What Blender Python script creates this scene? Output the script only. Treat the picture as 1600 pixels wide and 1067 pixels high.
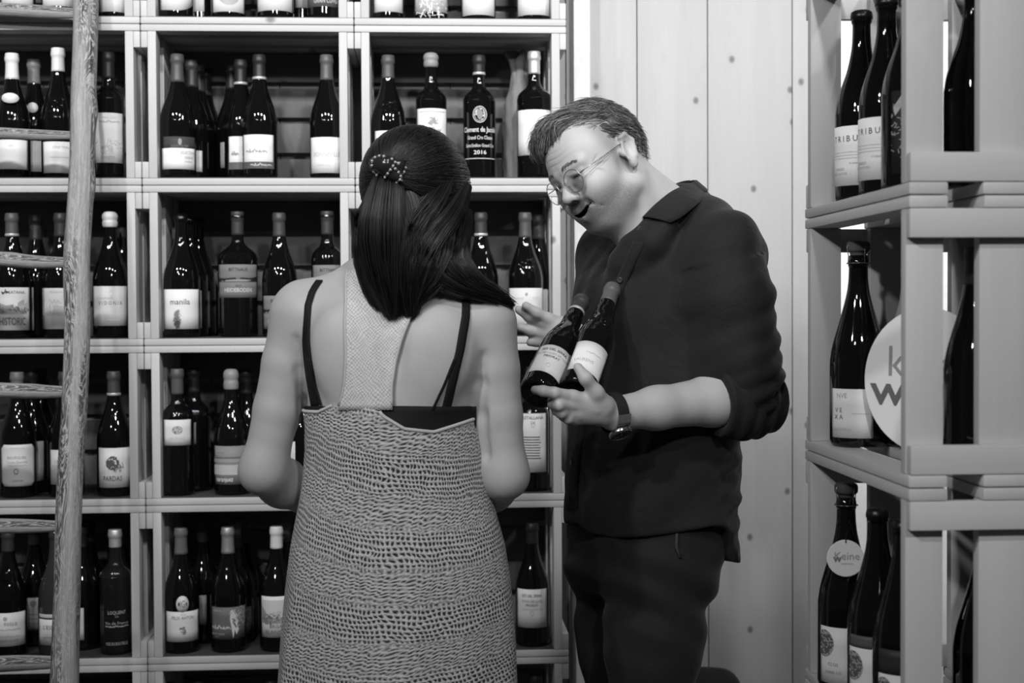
import bpy, bmesh, math, random
import numpy as np
from mathutils import Vector, Matrix

# ------------------------------------------------------------------ scene, camera, light
SC = bpy.context.scene
COL = SC.collection
for _o in list(bpy.data.objects):
    bpy.data.objects.remove(_o)
F_PX = 2222.0
CAM_Z = 1.39
cam_data = bpy.data.cameras.new('camera')
cam = bpy.data.objects.new('camera', cam_data)
COL.objects.link(cam)
cam_data.sensor_width = 36.0
cam_data.lens = 50.0
cam_data.clip_start = 0.05
CAM_R = (Matrix.Rotation(-math.atan(130 / F_PX), 3, 'Z') @ Matrix.Rotation(math.radians(90) - math.atan(53.5 / F_PX), 3, 'X')
         @ Matrix.Rotation(math.radians(-0.3), 3, 'Z'))
CAM_P = Vector((0, 0, CAM_Z))
cam.matrix_world = Matrix.Translation(CAM_P) @ CAM_R.to_4x4()
cam_data.dof.use_dof = True
cam_data.dof.focus_distance = 2.58
cam_data.dof.aperture_fstop = 5.0
SC.camera = cam

SC.view_settings.view_transform = 'Standard'
SC.view_settings.look = 'None'
SC.view_settings.exposure = 0.0
SC.view_settings.gamma = 1.0
SC.view_settings.use_curve_mapping = False

world = bpy.data.worlds.new('world')
SC.world = world
world.use_nodes = True
world.node_tree.nodes['Background'].inputs[0].default_value = (1, 1, 1, 1)
world.node_tree.nodes['Background'].inputs[1].default_value = 0.035


def lamp(name, loc, target, power, size, spread=180):
    ld = bpy.data.lights.new(name, 'AREA')
    ld.shape = 'DISK'
    ld.size = size
    ld.energy = power
    ld.spread = math.radians(spread)
    o = bpy.data.objects.new(name, ld)
    o.location = loc
    d = Vector(target) - Vector(loc)
    o.rotation_euler = d.to_track_quat('-Z', 'Y').to_euler()
    COL.objects.link(o)
    return o


# ceiling spots of the shop: a row washing the shelf wall and a row behind the camera; two more are added fills
for i, (x, y, z, tx, ty, tz, p, s) in enumerate([
        (-1.55, 1.25, 2.95, -1.3, 3.5, 2.15, 24, .13), (-0.55, 1.2, 2.95, -0.5, 3.5, 2.15, 24, .13), (0.40, 1.2, 2.95, 0.4, 3.5, 2.15, 26, .13),
        (1.35, 1.35, 2.95, 0.95, 3.6, 2.2, 26, .13), (2.0, 2.5, 2.95, 1.7, 3.7, 1.7, 22, .13),  # last one is an added fill that brightens the white wall
        (-1.1, -0.6, 2.95, -0.2, 2.6, 1.4, 15, .16), (0.75, -0.7, 2.95, 0.7, 2.2, 1.4, 22, .16), (-1.5, 0.2, 2.95, 0.7, 2.2, 1.5, 26, .14)]):  # last one is an added fill for the right crates and sign
    lamp('ceiling_spot_or_fill', (x, y, z), (tx, ty, tz), p * .315, s, 88)


# ------------------------------------------------------------------ projection helpers (photo pixel + real distance -> point in the room)
def ray(px, py):
    return CAM_R @ Vector(((px - 800) / F_PX, -(py - 533.5) / F_PX, -1.0))


def P(px, py, d):
    return CAM_P + ray(px, py) * d


def PY(px, py, Y):
    r = ray(px, py)
    return CAM_P + r * (Y / r.y)


def PX(px, py, X):
    r = ray(px, py)
    return CAM_P + r * (X / r.x)


def lin(s):
    return s / 12.92 if s <= 0.04045 else ((s + 0.055) / 1.055) ** 2.4


# ------------------------------------------------------------------ materials
MATS = {}


def new_mat(name):
    m = bpy.data.materials.new(name)
    m.use_nodes = True
    nt = m.node_tree
    return m, nt, nt.nodes['Principled BSDF']


def grey(v):
    return (v, v, v, 1)


def plain(kind, tone, rough=0.6, spec=0.3, metal=0.0, bump=0.0, bscale=200, coat=0.0):
    key = (kind, round(tone, 3), rough, metal)
    if key in MATS:
        return MATS[key]
    m, nt, b = new_mat('%s_%03d' % (kind, int(tone * 1000)))
    b.inputs['Roughness'].default_value = rough
    b.inputs['Specular IOR Level'].default_value = spec
    b.inputs['Metallic'].default_value = metal
    b.inputs['Coat Weight'].default_value = coat
    n = nt.nodes.new('ShaderNodeTexNoise')
    n.inputs['Scale'].default_value = bscale
    n.inputs['Detail'].default_value = 3
    tc = nt.nodes.new('ShaderNodeTexCoord')
    nt.links.new(tc.outputs['Object'], n.inputs['Vector'])
    cr = nt.nodes.new('ShaderNodeMapRange')
    cr.inputs['To Min'].default_value = tone * 0.92
    cr.inputs['To Max'].default_value = tone * 1.08
    nt.links.new(n.outputs['Fac'], cr.inputs['Value'])
    nt.links.new(cr.outputs['Result'], b.inputs['Base Color'])
    if bump:
        bp = nt.nodes.new('ShaderNodeBump')
        bp.inputs['Strength'].default_value = bump
        bp.inputs['Distance'].default_value = 0.001
        nt.links.new(n.outputs['Fac'], bp.inputs['Height'])
        nt.links.new(bp.outputs['Normal'], b.inputs['Normal'])
    MATS[key] = m
    return m


def node(nt, typ, **kw):
    n = nt.nodes.new(typ)
    for k, v in kw.items():
        if k.startswith('i_'):
            n.inputs[k[2:].replace('_', ' ')].default_value = v
        else:
            setattr(n, k, v)
    return n


def math_node(nt, op, a, b=None, c=None):
    n = nt.nodes.new('ShaderNodeMath')
    n.operation = op
    for i, v in enumerate((a, b, c)):
        if v is None:
            continue
        if hasattr(v, 'is_output') or isinstance(v, bpy.types.NodeSocket):
            nt.links.new(v, n.inputs[i])
        else:
            n.inputs[i].default_value = v
    return n.outputs[0]


def wood(key, tone, axis='Z', knots=True, contrast=0.16, rough=0.55, thresh=0.40):
    """planed softwood, grain running along the given object axis"""
    if key in MATS:
        return MATS[key]
    m, nt, b = new_mat(key)
    tc = node(nt, 'ShaderNodeTexCoord')
    oi = node(nt, 'ShaderNodeObjectInfo')
    rnd = math_node(nt, 'MULTIPLY', oi.outputs['Random'], 37.0)
    comb = node(nt, 'ShaderNodeCombineXYZ')
    for i in range(3):
        nt.links.new(rnd, comb.inputs[i])
    add = node(nt, 'ShaderNodeVectorMath', operation='ADD')
    nt.links.new(tc.outputs['Object'], add.inputs[0])
    nt.links.new(comb.outputs[0], add.inputs[1])
    mp = node(nt, 'ShaderNodeMapping')
    s = {'X': (1.2, 22, 22), 'Y': (22, 1.2, 22), 'Z': (22, 22, 1.2)}[axis]
    mp.inputs['Scale'].default_value = s
    nt.links.new(add.outputs[0], mp.inputs['Vector'])
    # knot field: stretched voronoi distance
    mk = node(nt, 'ShaderNodeMapping')
    ks = {'X': (4.0, 5.5, 1), 'Y': (4.0, 5.5, 1), 'Z': (6.4, 5.0, 1)}[axis]
    mk.inputs['Scale'].default_value = ks
    sx_ = node(nt, 'ShaderNodeSeparateXYZ')
    nt.links.new(add.outputs[0], sx_.inputs[0])
    cx_ = node(nt, 'ShaderNodeCombineXYZ')
    nt.links.new(sx_.outputs[1 if axis == 'Y' else 0], cx_.inputs[0])
    nt.links.new(sx_.outputs[2], cx_.inputs[1])
    nt.links.new(cx_.outputs[0], mk.inputs['Vector'])
    vo = node(nt, 'ShaderNodeTexVoronoi', voronoi_dimensions='2D', i_Scale=1.0, i_Randomness=1.0)
    nt.links.new(mk.outputs[0], vo.inputs['Vector'])
    warp = math_node(nt, 'MULTIPLY', math_node(nt, 'POWER', math_node(nt, 'SUBTRACT', 1.0, math_node(nt, 'MINIMUM', math_node(nt, 'MULTIPLY', vo.outputs['Distance'], 4.0), 1.0)), 2.0), .9)
    wv = node(nt, 'ShaderNodeVectorMath', operation='ADD')
    cw = node(nt, 'ShaderNodeCombineXYZ')
    nt.links.new(warp, cw.inputs[0])
    nt.links.new(warp, cw.inputs[1])
    nt.links.new(mp.outputs[0], wv.inputs[0])
    nt.links.new(cw.outputs[0], wv.inputs[1])
    n1 = node(nt, 'ShaderNodeTexNoise', i_Scale=0.8, i_Detail=5.0, i_Roughness=0.6, i_Distortion=0.3)
    nt.links.new(wv.outputs[0], n1.inputs['Vector'])
    n2 = node(nt, 'ShaderNodeTexNoise', i_Scale=5.5, i_Detail=3.0)
    nt.links.new(wv.outputs[0], n2.inputs['Vector'])
    g = math_node(nt, 'ADD', math_node(nt, 'MULTIPLY', math_node(nt, 'SUBTRACT', n1.outputs['Fac'], 0.5), 2.0), math_node(nt, 'MULTIPLY', math_node(nt, 'SUBTRACT', n2.outputs['Fac'], 0.5), 0.7))
    val = math_node(nt, 'ADD', 1.0, math_node(nt, 'MULTIPLY', g, contrast))
    ov = math_node(nt, 'ADD', 0.93, math_node(nt, 'MULTIPLY', oi.outputs['Random'], 0.12))
    val = math_node(nt, 'MULTIPLY', val, ov)
    if knots:
        # only the closest core of some cells is a knot
        sel = math_node(nt, 'GREATER_THAN', node_sep(nt, vo.outputs['Color']), thresh)
        core = node(nt, 'ShaderNodeMapRange', interpolation_type='SMOOTHSTEP')
        core.inputs['From Min'].default_value = 0.018
        core.inputs['From Max'].default_value = 0.070
        core.inputs['To Min'].default_value = 0.62
        core.inputs['To Max'].default_value = 0.0
        nt.links.new(vo.outputs['Distance'], core.inputs['Value'])
        k = math_node(nt, 'MULTIPLY', core.outputs[0], sel)
        val = math_node(nt, 'MULTIPLY', val, math_node(nt, 'SUBTRACT', 1.0, k))
    val = math_node(nt, 'MULTIPLY', val, tone)
    nt.links.new(val, b.inputs['Base Color'])
    b.inputs['Roughness'].default_value = rough
    b.inputs['Specular IOR Level'].default_value = 0.3
    bp = node(nt, 'ShaderNodeBump', i_Strength=0.25, i_Distance=0.001)
    nt.links.new(n2.outputs['Fac'], bp.inputs['Height'])
    nt.links.new(bp.outputs['Normal'], b.inputs['Normal'])
    MATS[key] = m
    return m


def node_sep(nt, sock):
    s = nt.nodes.new('ShaderNodeSeparateColor')
    nt.links.new(sock, s.inputs[0])
    return s.outputs[0]


def glass_mat(key, tone=0.004, rough=0.035):
    if key in MATS:
        return MATS[key]
    m, nt, b = new_mat(key)
    b.inputs['Base Color'].default_value = grey(tone)
    b.inputs['Roughness'].default_value = rough
    b.inputs['Specular IOR Level'].default_value = 0.55
    b.inputs['IOR'].default_value = 1.5
    MATS[key] = m
    return m


def clear_glass():
    if 'clear' in MATS:
        return MATS['clear']
    m, nt, b = new_mat('clear_glass')
    b.inputs['Base Color'].default_value = grey(0.75)
    b.inputs['Roughness'].default_value = 0.02
    b.inputs['IOR'].default_value = 1.45
    b.inputs['Transmission Weight'].default_value = 0.9
    MATS['clear'] = m
    return m


# ------------------------------------------------------------------ object helpers
def link(o, parent=None):
    COL.objects.link(o)
    if parent is not None:
        o.parent = parent
    return o


def mesh_obj(name, verts, faces, mat, parent=None, smooth=True, me=None):
    if me is None:
        me = bpy.data.meshes.new(name)
        me.from_pydata([tuple(v) for v in verts], [], [tuple(f) for f in faces])
        me.materials.append(mat)
        if smooth:
            me.polygons.foreach_set('use_smooth', [True] * len(me.polygons))
        me.update()
    o = bpy.data.objects.new(name, me)
    return link(o, parent)


def tag(o, label, cat=None, group=None, kind=None):
    if label:
        o['label'] = label
    if cat:
        o['category'] = cat
    if group:
        o['group'] = group
    if kind:
        o['kind'] = kind
    return o


def empty(name, loc=(0, 0, 0), rz=0.0):
    o = bpy.data.objects.new(name, None)
    o.location = loc
    o.rotation_euler = (0, 0, rz)
    o.empty_display_size = 0.05
    return link(o)


BOX_CACHE = {}


def rbox_mesh(name, sx, sy, sz, bev, mat):
    """box with rounded long edges, centred on its lower corner (0,0,0)..(sx,sy,sz)"""
    key = (round(sx, 4), round(sy, 4), round(sz, 4), bev, mat.name)
    if key in BOX_CACHE:
        return BOX_CACHE[key]
    bm = bmesh.new()
    bmesh.ops.create_cube(bm, size=1.0)
    for v in bm.verts:
        v.co = Vector(((v.co.x + .5) * sx, (v.co.y + .5) * sy, (v.co.z + .5) * sz))
    if bev:
        bmesh.ops.bevel(bm, geom=list(bm.edges), offset=bev, segments=2, profile=0.6, affect='EDGES')
    me = bpy.data.meshes.new(name)
    bm.to_mesh(me)
    bm.free()
    me.materials.append(mat)
    me.polygons.foreach_set('use_smooth', [bool(bev)] * len(me.polygons))
    try:
        me.set_sharp_from_angle(angle=math.radians(50))
    except Exception:
        pass
    BOX_CACHE[key] = me
    return me


def board(name, lo, size, mat, parent=None, bev=0.002):
    me = rbox_mesh(name, size[0], size[1], size[2], bev, mat)
    o = bpy.data.objects.new(name, me)
    o.location = lo
    return link(o, parent)


# ------------------------------------------------------------------ the room
W_CRATE = lambda ax: wood('crate_pine_' + ax, 0.52, ax, knots=True, contrast=0.10, rough=0.5, thresh=0.86)
M_PLANK = wood('wall_pine', 0.42, 'Z', knots=True, contrast=0.13, rough=0.6)
M_PAINT = plain('white_paint', 0.80, 0.6, 0.3, bump=0.1, bscale=80)
M_FLOOR = wood('floor_boards', 0.10, 'Y', knots=False, contrast=0.2, rough=0.4)

YS = 3.40          # front of the wall crates
CR_D = 0.285       # crate depth
YW = YS + CR_D + 0.03

fl = mesh_obj('floor', [(-4, -2.5, 0), (4, -2.5, 0), (4, YW, 0), (-4, YW, 0)], [(0, 1, 2, 3)], plain('floor_base', 0.05, 0.5), smooth=False)
tag(fl, 'dark floor of the wine shop', kind='structure')
n = 0
xx = -3.98
while xx < 3.9:
    board('floor_board', (xx, -2.48, 0.0), (0.156, YW + 2.46, 0.012), M_FLOOR, fl, 0.0015)
    xx += 0.16

xt0 = PY(893, 300, YW - 0.03).x
xt1 = PY(918, 300, YW - 0.03).x
x_edges = [PY(p, 300, YW).x for p in (996, 1106, 1238, 1290)]
wall = mesh_obj('wall_back', [(-4, YW + .03, 0), (4, YW + .03, 0), (4, YW + .03, 3.2), (-4, YW + .03, 3.2), (-4, YW + .1, 0), (4, YW + .1, 0), (4, YW + .1, 3.2), (-4, YW + .1, 3.2)],
                [(0, 1, 2, 3), (7, 6, 5, 4), (3, 2, 6, 7)], plain('wall_core', 0.08, 0.8), smooth=False)
tag(wall, 'pale pine board wall behind the shelves', kind='structure')
edges = [-3.9]
while edges[-1] < xt1 - 0.30:
    edges.append(edges[-1] + random.Random(len(edges)).choice([0.18, 0.2, 0.22]))
edges[-1] = PY(885, 300, YW).x
edges += x_edges
for a, b_ in zip(edges[:-1], edges[1:]):
    board('plank', (a + 0.0012, YW, 0.012), (b_ - a - 0.0024, 0.026, 3.18), M_PLANK, wall, 0.0018)
# painted wall that carries on to the right of the boards
pw = board('wall_right', (x_edges[-1] + 0.002, YW - 0.004, 0.012), (4 - x_edges[-1], 0.03, 3.18), M_PAINT, None, 0.001)
tag(pw, 'plain white painted wall behind the crate stack on the right', kind='structure')
tr = board('trim_1', (xt0, YW - 0.10, 0.012), (xt1 - xt0, 0.097, 3.18), M_PAINT, None, 0.002)
tag(tr, 'white upright trim board beside the wall crates', kind='structure')

# ------------------------------------------------------------------ crates
M_BACK = wood('crate_back_boards', 0.14, 'X', knots=True, contrast=0.2)  # pine darkened so the shade inside the crates sits in the board colour
M_SHELF_SHADE = plain('shelf_shade', .055, .7, .25, bump=.2, bscale=90)  # dark tone standing in for shade on the shelf floors
T = 0.0168        # board thickness
SL = 0.0195       # side slat thickness
BT = 0.0165       # batten thickness


def make_crate(w, h, loc, rz, label, cat='crate', group=None, seed=0, shade_sheet=False):
    c = empty('wooden_crate', loc, rz)
    tag(c, label, cat, group)
    lay = [(0.0, 0.052), (0.098, 0.187), (0.233, CR_D)]
    rnd = random.Random(seed)
    mx, mz, my = W_CRATE('X'), W_CRATE('Z'), W_CRATE('Y')
    for z, nm in ((0.0005, 'bottom_board'), (h - T, 'top_board')):
        for i, (a, b_) in enumerate(lay):
            sl = rnd.uniform(-.001, .001)
            board(nm, (0.0008, a + (sl if i else 0), z), (w - 0.0016, b_ - a, T - 0.0005), mx, c, 0.0035)
    ih = h - 2 * T
    for x in (BT, w - BT - SL):
        for i, (a, b_) in enumerate(lay):
            board('side_slat', (x, a + 0.001, T + 0.0002), (SL, b_ - a - 0.002, ih - 0.0004), mz, c, 0.0015)
    for x in (0.0008, w - BT + 0.0002):
        for z in (T + 0.0004, h - T - 0.0384):
            j = rnd.uniform(0.0, .0022)
            board('batten', (x, 0.001 + j, z), (BT - 0.0012, CR_D - 0.002 - j, 0.038), my, c, 0.002)
    if shade_sheet:
        board('shelf_shade', (BT + SL + .0005, 0.005, T + 0.0002), (w - 2 * (BT + SL) - .001, CR_D - 0.006, 0.0018), M_SHELF_SHADE, c, 0.0004)  # added thin dark sheet, paints the shade over the crate floor
    nb = 4
    bh = (ih - 0.016 * (nb - 1)) / nb
    for i in range(nb):
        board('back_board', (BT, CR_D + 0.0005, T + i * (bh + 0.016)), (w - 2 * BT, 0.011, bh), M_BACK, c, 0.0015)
    return c


XJ = [PY(p, 480, YS).x for p in (224 - 332, 224, 556.5, 887)]
XJ[0] = XJ[1] - (XJ[2] - XJ[1])
ZJ = [PY(557, y, YS).z for y in (39, 290, 538, 784, 1032)]
PITCH = (ZJ[0] - ZJ[4]) / 4
ZB = [ZJ[0] - i * PITCH for i in range(6)]          # floor level of row i
ROW_NAME = ['top row', 'second row', 'third row', 'fourth row', 'fifth row', 'lowest row']
COL_WHAT = ['behind the ladder', 'in the middle column', 'beside the white trim']
for ci in range(3):
    for ri in range(6):
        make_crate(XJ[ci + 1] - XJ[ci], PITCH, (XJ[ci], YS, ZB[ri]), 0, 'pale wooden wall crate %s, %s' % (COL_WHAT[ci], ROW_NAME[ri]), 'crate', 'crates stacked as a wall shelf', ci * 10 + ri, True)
# plinth the wall crates stand on
pl = empty('plinth', (XJ[0], YS, 0.012))
tag(pl, 'low dark timber plinth under the wall crates', 'plinth')
ph = ZB[5] - 0.012 - 0.0004
mp_ = plain('plinth_wood', 0.10, 0.6)
board('front_rail', (0, 0.03, 0), (XJ[3] - XJ[0], 0.03, ph), mp_, pl)
board('back_rail', (0, CR_D - 0.03, 0), (XJ[3] - XJ[0], 0.03, ph), mp_, pl)
for k in range(4):
    board('cross_rail', ((XJ[3] - XJ[0] - 0.03) * k / 3, 0.0605, 0), (0.03, CR_D - 0.091, ph), mp_, pl)

# stack of the same crates on the right, turned to face the shelf aisle
XR = 0.5 * (PX(1432, 480, 1).x, 1)[0]
corner = P(1430, 480, 1.81)
far = P(1266, 480, 2.315)
XR = 0.5 * (corner.x + far.x)
YN, YF = 1.803, 1.803 + 0.5125
RROW = [0.0 + 0.38 * i for i in range(5)]
R_WHAT = ['at the foot of the right stack', 'second from the floor in the right stack', 'in the right stack holding the bottle with the round paper tag', 'in the right stack holding the big round white sign',
          'topmost in the right stack']
for i, z in enumerate(RROW):
    make_crate(YF - YN, 0.3799, (XR, YF, z + 0.0125), -math.pi / 2, 'pale wooden crate %s' % R_WHAT[i], 'crate', 'crates of the stack on the right', 50 + i)

# ------------------------------------------------------------------ bottles
def smooth_profile(pts, sub=5):
    """Catmull-Rom through (r, z) points"""
    out = []
    n = len(pts)
    for i in range(n - 1):
        p0, p1, p2, p3 = pts[max(i - 1, 0)], pts[i], pts[i + 1], pts[min(i + 2, n - 1)]
        for k in range(sub):
            t = k / sub
            out.append(tuple(0.5 * ((2 * p1[j]) + (-p0[j] + p2[j]) * t + (2 * p0[j] - 5 * p1[j] + 4 * p2[j] - p3[j]) * t * t + (-p0[j] + 3 * p1[j] - 3 * p2[j] + p3[j]) * t ** 3) for j in (0, 1)))
    out.append(pts[-1])
    return out


def bottle_profile(shape, R, H):
    base = [(0.0, 0.012), (R * .5, 0.006), (R * .82, 0.0005), (R * .95, 0.003), (R * .992, 0.008), (R, 0.015)]
    if shape == 'bordeaux':
        up = [(R, .10), (R, H * .60), (R * .985, H * .632), (R * .90, H * .665), (R * .70, H * .695), (R * .50, H * .72), (.0160, H * .752), (.0142, H * .80), (.0138, H * .93)]
    elif shape == 'champagne':
        up = [(R, .06), (R, H * .40), (R * .985, H * .455), (R * .90, H * .53), (R * .72, H * .625), (R * .53, H * .72), (.0178, H * .80), (.0152, H * .87), (.0145, H * .945)]
    else:  # burgundy
        up = [(R, .06), (R, H * .43), (R * .985, H * .475), (R * .91, H * .54), (R * .74, H * .615), (R * .56, H * .685), (.0178, H * .76), (.0148, H * .83), (.0138, H * .93)]
    prof = base + up
    return smooth_profile(prof, 4)


def lathe(prof, seg=28):
    vs, fs = [], []
    n = len(prof)
    for i, (r, z) in enumerate(prof):
        for k in range(seg):
            a = 2 * math.pi * k / seg
            vs.append((max(r, 1e-5) * math.sin(a), -max(r, 1e-5) * math.cos(a), z))
    for i in range(n - 1):
        for k in range(seg):
            fs.append((i * seg + k, i * seg + (k + 1) % seg, (i + 1) * seg + (k + 1) % seg, (i + 1) * seg + k))
    return vs, fs


LCACHE = {}


def lathe_obj(name, prof, mat, parent=None, seg=28, key=None):
    if key is not None:
        key = (key, mat.name)
        if key in LCACHE:
            o = bpy.data.objects.new(name, LCACHE[key])
            return link(o, parent)
    v, f = lathe(prof, seg)
    o = mesh_obj(name, v, f, mat, parent)
    if key is not None:
        LCACHE[key] = o.data
    return o


TXT = {}


def text2d(s, bold=0.0):
    """flat outline mesh of a line of lettering, unit height, centred"""
    k = (s, bold)
    if k in TXT:
        return TXT[k]
    cu = bpy.data.curves.new('lettering', 'FONT')
    cu.body = s
    cu.size = 1.0
    cu.resolution_u = 2
    cu.offset = bold
    cu.align_x = 'CENTER'
    ob = bpy.data.objects.new('lettering_tmp', cu)
    COL.objects.link(ob)
    me = bpy.data.meshes.new_from_object(ob)
    vs = [(v.co.x, v.co.y) for v in me.vertices]
    fs = [tuple(p.vertices) for p in me.polygons]
    bpy.data.objects.remove(ob)
    bpy.data.curves.remove(cu)
    bpy.data.meshes.remove(me)
    TXT[k] = (vs, fs)
    return TXT[k]


def art2d(items, w, h):
    """label print -> {tone: (verts2d, faces)}; coordinates of items are fractions of the label, sizes fractions of its height"""
    out = {}

    def put(tone, vs, fs):
        V, Fc = out.setdefault(tone, ([], []))
        o = len(V)
        V.extend(vs)
        Fc.extend([tuple(i + o for i in f) for f in fs])
    for li, it in enumerate(items):
        t = it[0]
        if t == 't':      # text, u, v, size, tone, (stretch), (bold)
            _, s, u, v, size, tone = it[:6]
            sx = it[6] if len(it) > 6 else 1.0
            bold = it[7] if len(it) > 7 else 0.0
            vs, fs = text2d(s, bold)
            sc = size * h * 1.35
            put(tone, [((u - .5) * w + x * sc * sx, v * h + y * sc) for x, y in vs], fs)
        elif t == 'r':    # rect u v w h tone
            _, u, v, rw, rh, tone = it
            nx = max(4, int(16 * rw))
            vs, fs = [], []
            for i in range(nx + 1):
                x = (u - .5 + rw * (i / nx - .5)) * w
                vs += [(x, (v - rh / 2) * h), (x, (v + rh / 2) * h)]
            for i in range(nx):
                fs.append((2 * i, 2 * i + 2, 2 * i + 3, 2 * i + 1))
            put(tone, vs, fs)
        elif t == 'e':    # ellipse u v ru rv tone
            _, u, v, ru, rv, tone = it
            N = 18
            rings = 4
            vs = [((u - .5) * w, v * h)]
            for k in range(1, rings + 1):
                vs += [((u - .5) * w + ru * h * k / rings * math.cos(2 * math.pi * i / N), v * h + rv * h * k / rings * math.sin(2 * math.pi * i / N)) for i in range(N)]
            fs = [(0, 1 + i, 1 + (i + 1) % N) for i in range(N)]
            for k in range(rings - 1):
                fs += [(1 + k * N + i, 1 + (k + 1) * N + i, 1 + (k + 1) * N + (i + 1) % N, 1 + k * N + (i + 1) % N) for i in range(N)]
            put(tone, vs, fs)
        elif t == 'o':    # ring
            _, u, v, ru, rv, th, tone = it
            N = 20
            vs, fs = [], []
            for i in range(N):
                a = 2 * math.pi * i / N
                for q in (1, 1 - th):
                    vs.append(((u - .5) * w + ru * q * h * math.cos(a), v * h + rv * q * h * math.sin(a)))
            for i in range(N):
                j = (i + 1) % N
                fs.append((2 * i, 2 * j, 2 * j + 1, 2 * i + 1))
            put(tone, vs, fs)
        elif t == 'p':    # polygon; wide ones are cut into strips so they follow the curve of the glass
            _, pts, tone = it
            us = [p_[0] for p_ in pts]
            if max(us) - min(us) < .3:
                vs = [((u - .5) * w, v * h) for u, v in pts]
                put(tone, vs, [(0, i, i + 1) for i in range(1, len(pts) - 1)])
            else:
                n_ = 18
                vs, fs = [], []
                for i in range(n_ + 1):
                    u0 = min(us) + (max(us) - min(us)) * min(max(i / n_, 1e-4), 1 - 1e-4)
                    ys_ = []
                    for (ua, va), (ub, vb) in zip(pts, pts[1:] + pts[:1]):
                        if (ua - u0) * (ub - u0) < 0:
                            ys_.append(va + (vb - va) * (u0 - ua) / (ub - ua))
                    ys_ = ys_ or [pts[0][1], pts[0][1]]
                    vs += [((u0 - .5) * w, min(ys_) * h), ((u0 - .5) * w, max(ys_) * h)]
                fs = [(2 * i, 2 * i + 2, 2 * i + 3, 2 * i + 1) for i in range(n_)]
                put(tone, vs, fs)
        elif t == 's':    # strokes: scattered short marks (seed, n, u, v, su, sv, len, width, tone)
            _, seed, nn, u, v, su, sv, ln, wd, tone = it
            r = random.Random(seed)
            vs, fs = [], []
            for i in range(nn):
                cu_, cv_ = r.gauss(0, 1), r.gauss(0, 1)
                q = math.hypot(cu_, cv_)
                if q > 1.5:
                    cu_, cv_ = cu_ / q * 1.5, cv_ / q * 1.5
                x, y = (u - .5) * w + cu_ * su * h, v * h + cv_ * sv * h
                a = r.uniform(0, math.pi)
                dx, dy = math.cos(a) * ln * h / 2, math.sin(a) * ln * h / 2
                ex, ey = -math.sin(a) * wd * h / 2, math.cos(a) * wd * h / 2
                o = len(vs)
                vs += [(x - dx - ex, y - dy - ey), (x + dx - ex, y + dy - ey), (x + dx + ex, y + dy + ey), (x - dx + ex, y - dy + ey)]
                fs.append((o, o + 1, o + 2, o + 3))
            put(tone, vs, fs)
        elif t == 'w':    # a line of handwriting u v width height tone
            _, u, v, ww, hh, tone = it
            r = random.Random(int(u * 100 + v * 1000))
            N = 46
            pts = []
            for i in range(N):
                f = i / (N - 1)
                pts.append(((u - .5 + (f - .5) * ww) * w + 0.02 * h * math.sin(f * 40), v * h + hh * h * (0.6 * math.sin(f * 55 + r.random()) + (1.1 if i % 9 == 3 else 0))))
            th = 0.011 * h
            vs, fs = [], []
            for i in range(N - 1):
                (x0, y0), (x1, y1) = pts[i], pts[i + 1]
                L = math.hypot(x1 - x0, y1 - y0) + 1e-9
                ex, ey = -(y1 - y0) / L * th, (x1 - x0) / L * th
                o = len(vs)
                vs += [(x0 - ex, y0 - ey), (x1 - ex, y1 - ey), (x1 + ex, y1 + ey), (x0 + ex, y0 + ey)]
                fs.append((o, o + 1, o + 2, o + 3))
            put(tone, vs, fs)
    return out


def paper(tone):
    return plain('label_paper', tone, 0.55, 0.25, bscale=500)


def ink(tone):
    return plain('label_ink', tone, 0.5, 0.25, bscale=500)


def curved_label(parent, R, z0, z1, ang, half, tone, items, shape='rect', name='label', swoop=0.0):
    """paper label wrapped on the glass, with its print as sub-parts"""
    r = R + 0.0005
    w, h = 2 * half * r, z1 - z0
    if tone is not None:
        NU, NV = 14, 3
        vs, fs = [], []
        if shape == 'oval':
            N = 28
            vs.append((0, 0, 0))
            pts = [(0.0, 0.0)] + [(w / 2 * math.cos(2 * math.pi * i / N), h / 2 * math.sin(2 * math.pi * i / N)) for i in range(N)]
            vs = pts
            fs = [(0, 1 + i, 1 + (i + 1) % N) for i in range(N)]
            vs = [(x, y + h / 2) for x, y in vs]
        else:
            for i in range(NU + 1):
                for j in range(NV + 1):
                    x, y = (i / NU - .5) * w, j / NV * h
                    if shape == 'octagon':
                        c = 0.10 * h
                        lim = w / 2
                        if y < c:
                            lim = w / 2 - (c - y)
                        if y > h - c:
                            lim = w / 2 - (y - (h - c))
                        x = x / (w / 2) * lim
                        if j in (1, 2):
                            y = c if j == 1 else h - c
                            x = (i / NU - .5) * w
                    if swoop and j == 0:
                        y += swoop * h * ((i / NU - .5) * 2) ** 2 * (1 if i > NU / 2 else .2)
                    vs.append((x, y))
            for i in range(NU):
                for j in range(NV):
                    a = i * (NV + 1) + j
                    fs.append((a, a + NV + 1, a + NV + 2, a + 1))
        vs3 = []
        for x, y in vs:
            a = ang + x / r
            vs3.append((r * math.sin(a), -r * math.cos(a), z0 + y))
        # back faces so the paper has thickness
        n = len(vs3)
        lab = mesh_obj(name, vs3, fs, paper(tone), parent)
        sm = lab.modifiers.new('thickness', 'SOLIDIFY')
        sm.thickness = 0.0004
        sm.offset = -1
    else:
        lab = parent
    if items:
        for li, (tn, (v2, f2)) in enumerate(art2d(items, w, h).items()):
            vs3 = []
            for x, y in v2:
                x = max(-w * .5, min(w * .5, x))
                a = ang + x / r
                q = r + 0.0004 + 0.00022 * li
                vs3.append((q * math.sin(a), -q * math.cos(a), z0 + y))
            le = mesh_obj('lettering', vs3, f2, ink(tn), lab, smooth=False)
            if any(it[0] == 's' for it in items):
                le['kind'] = 'stuff'
    return lab


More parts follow.
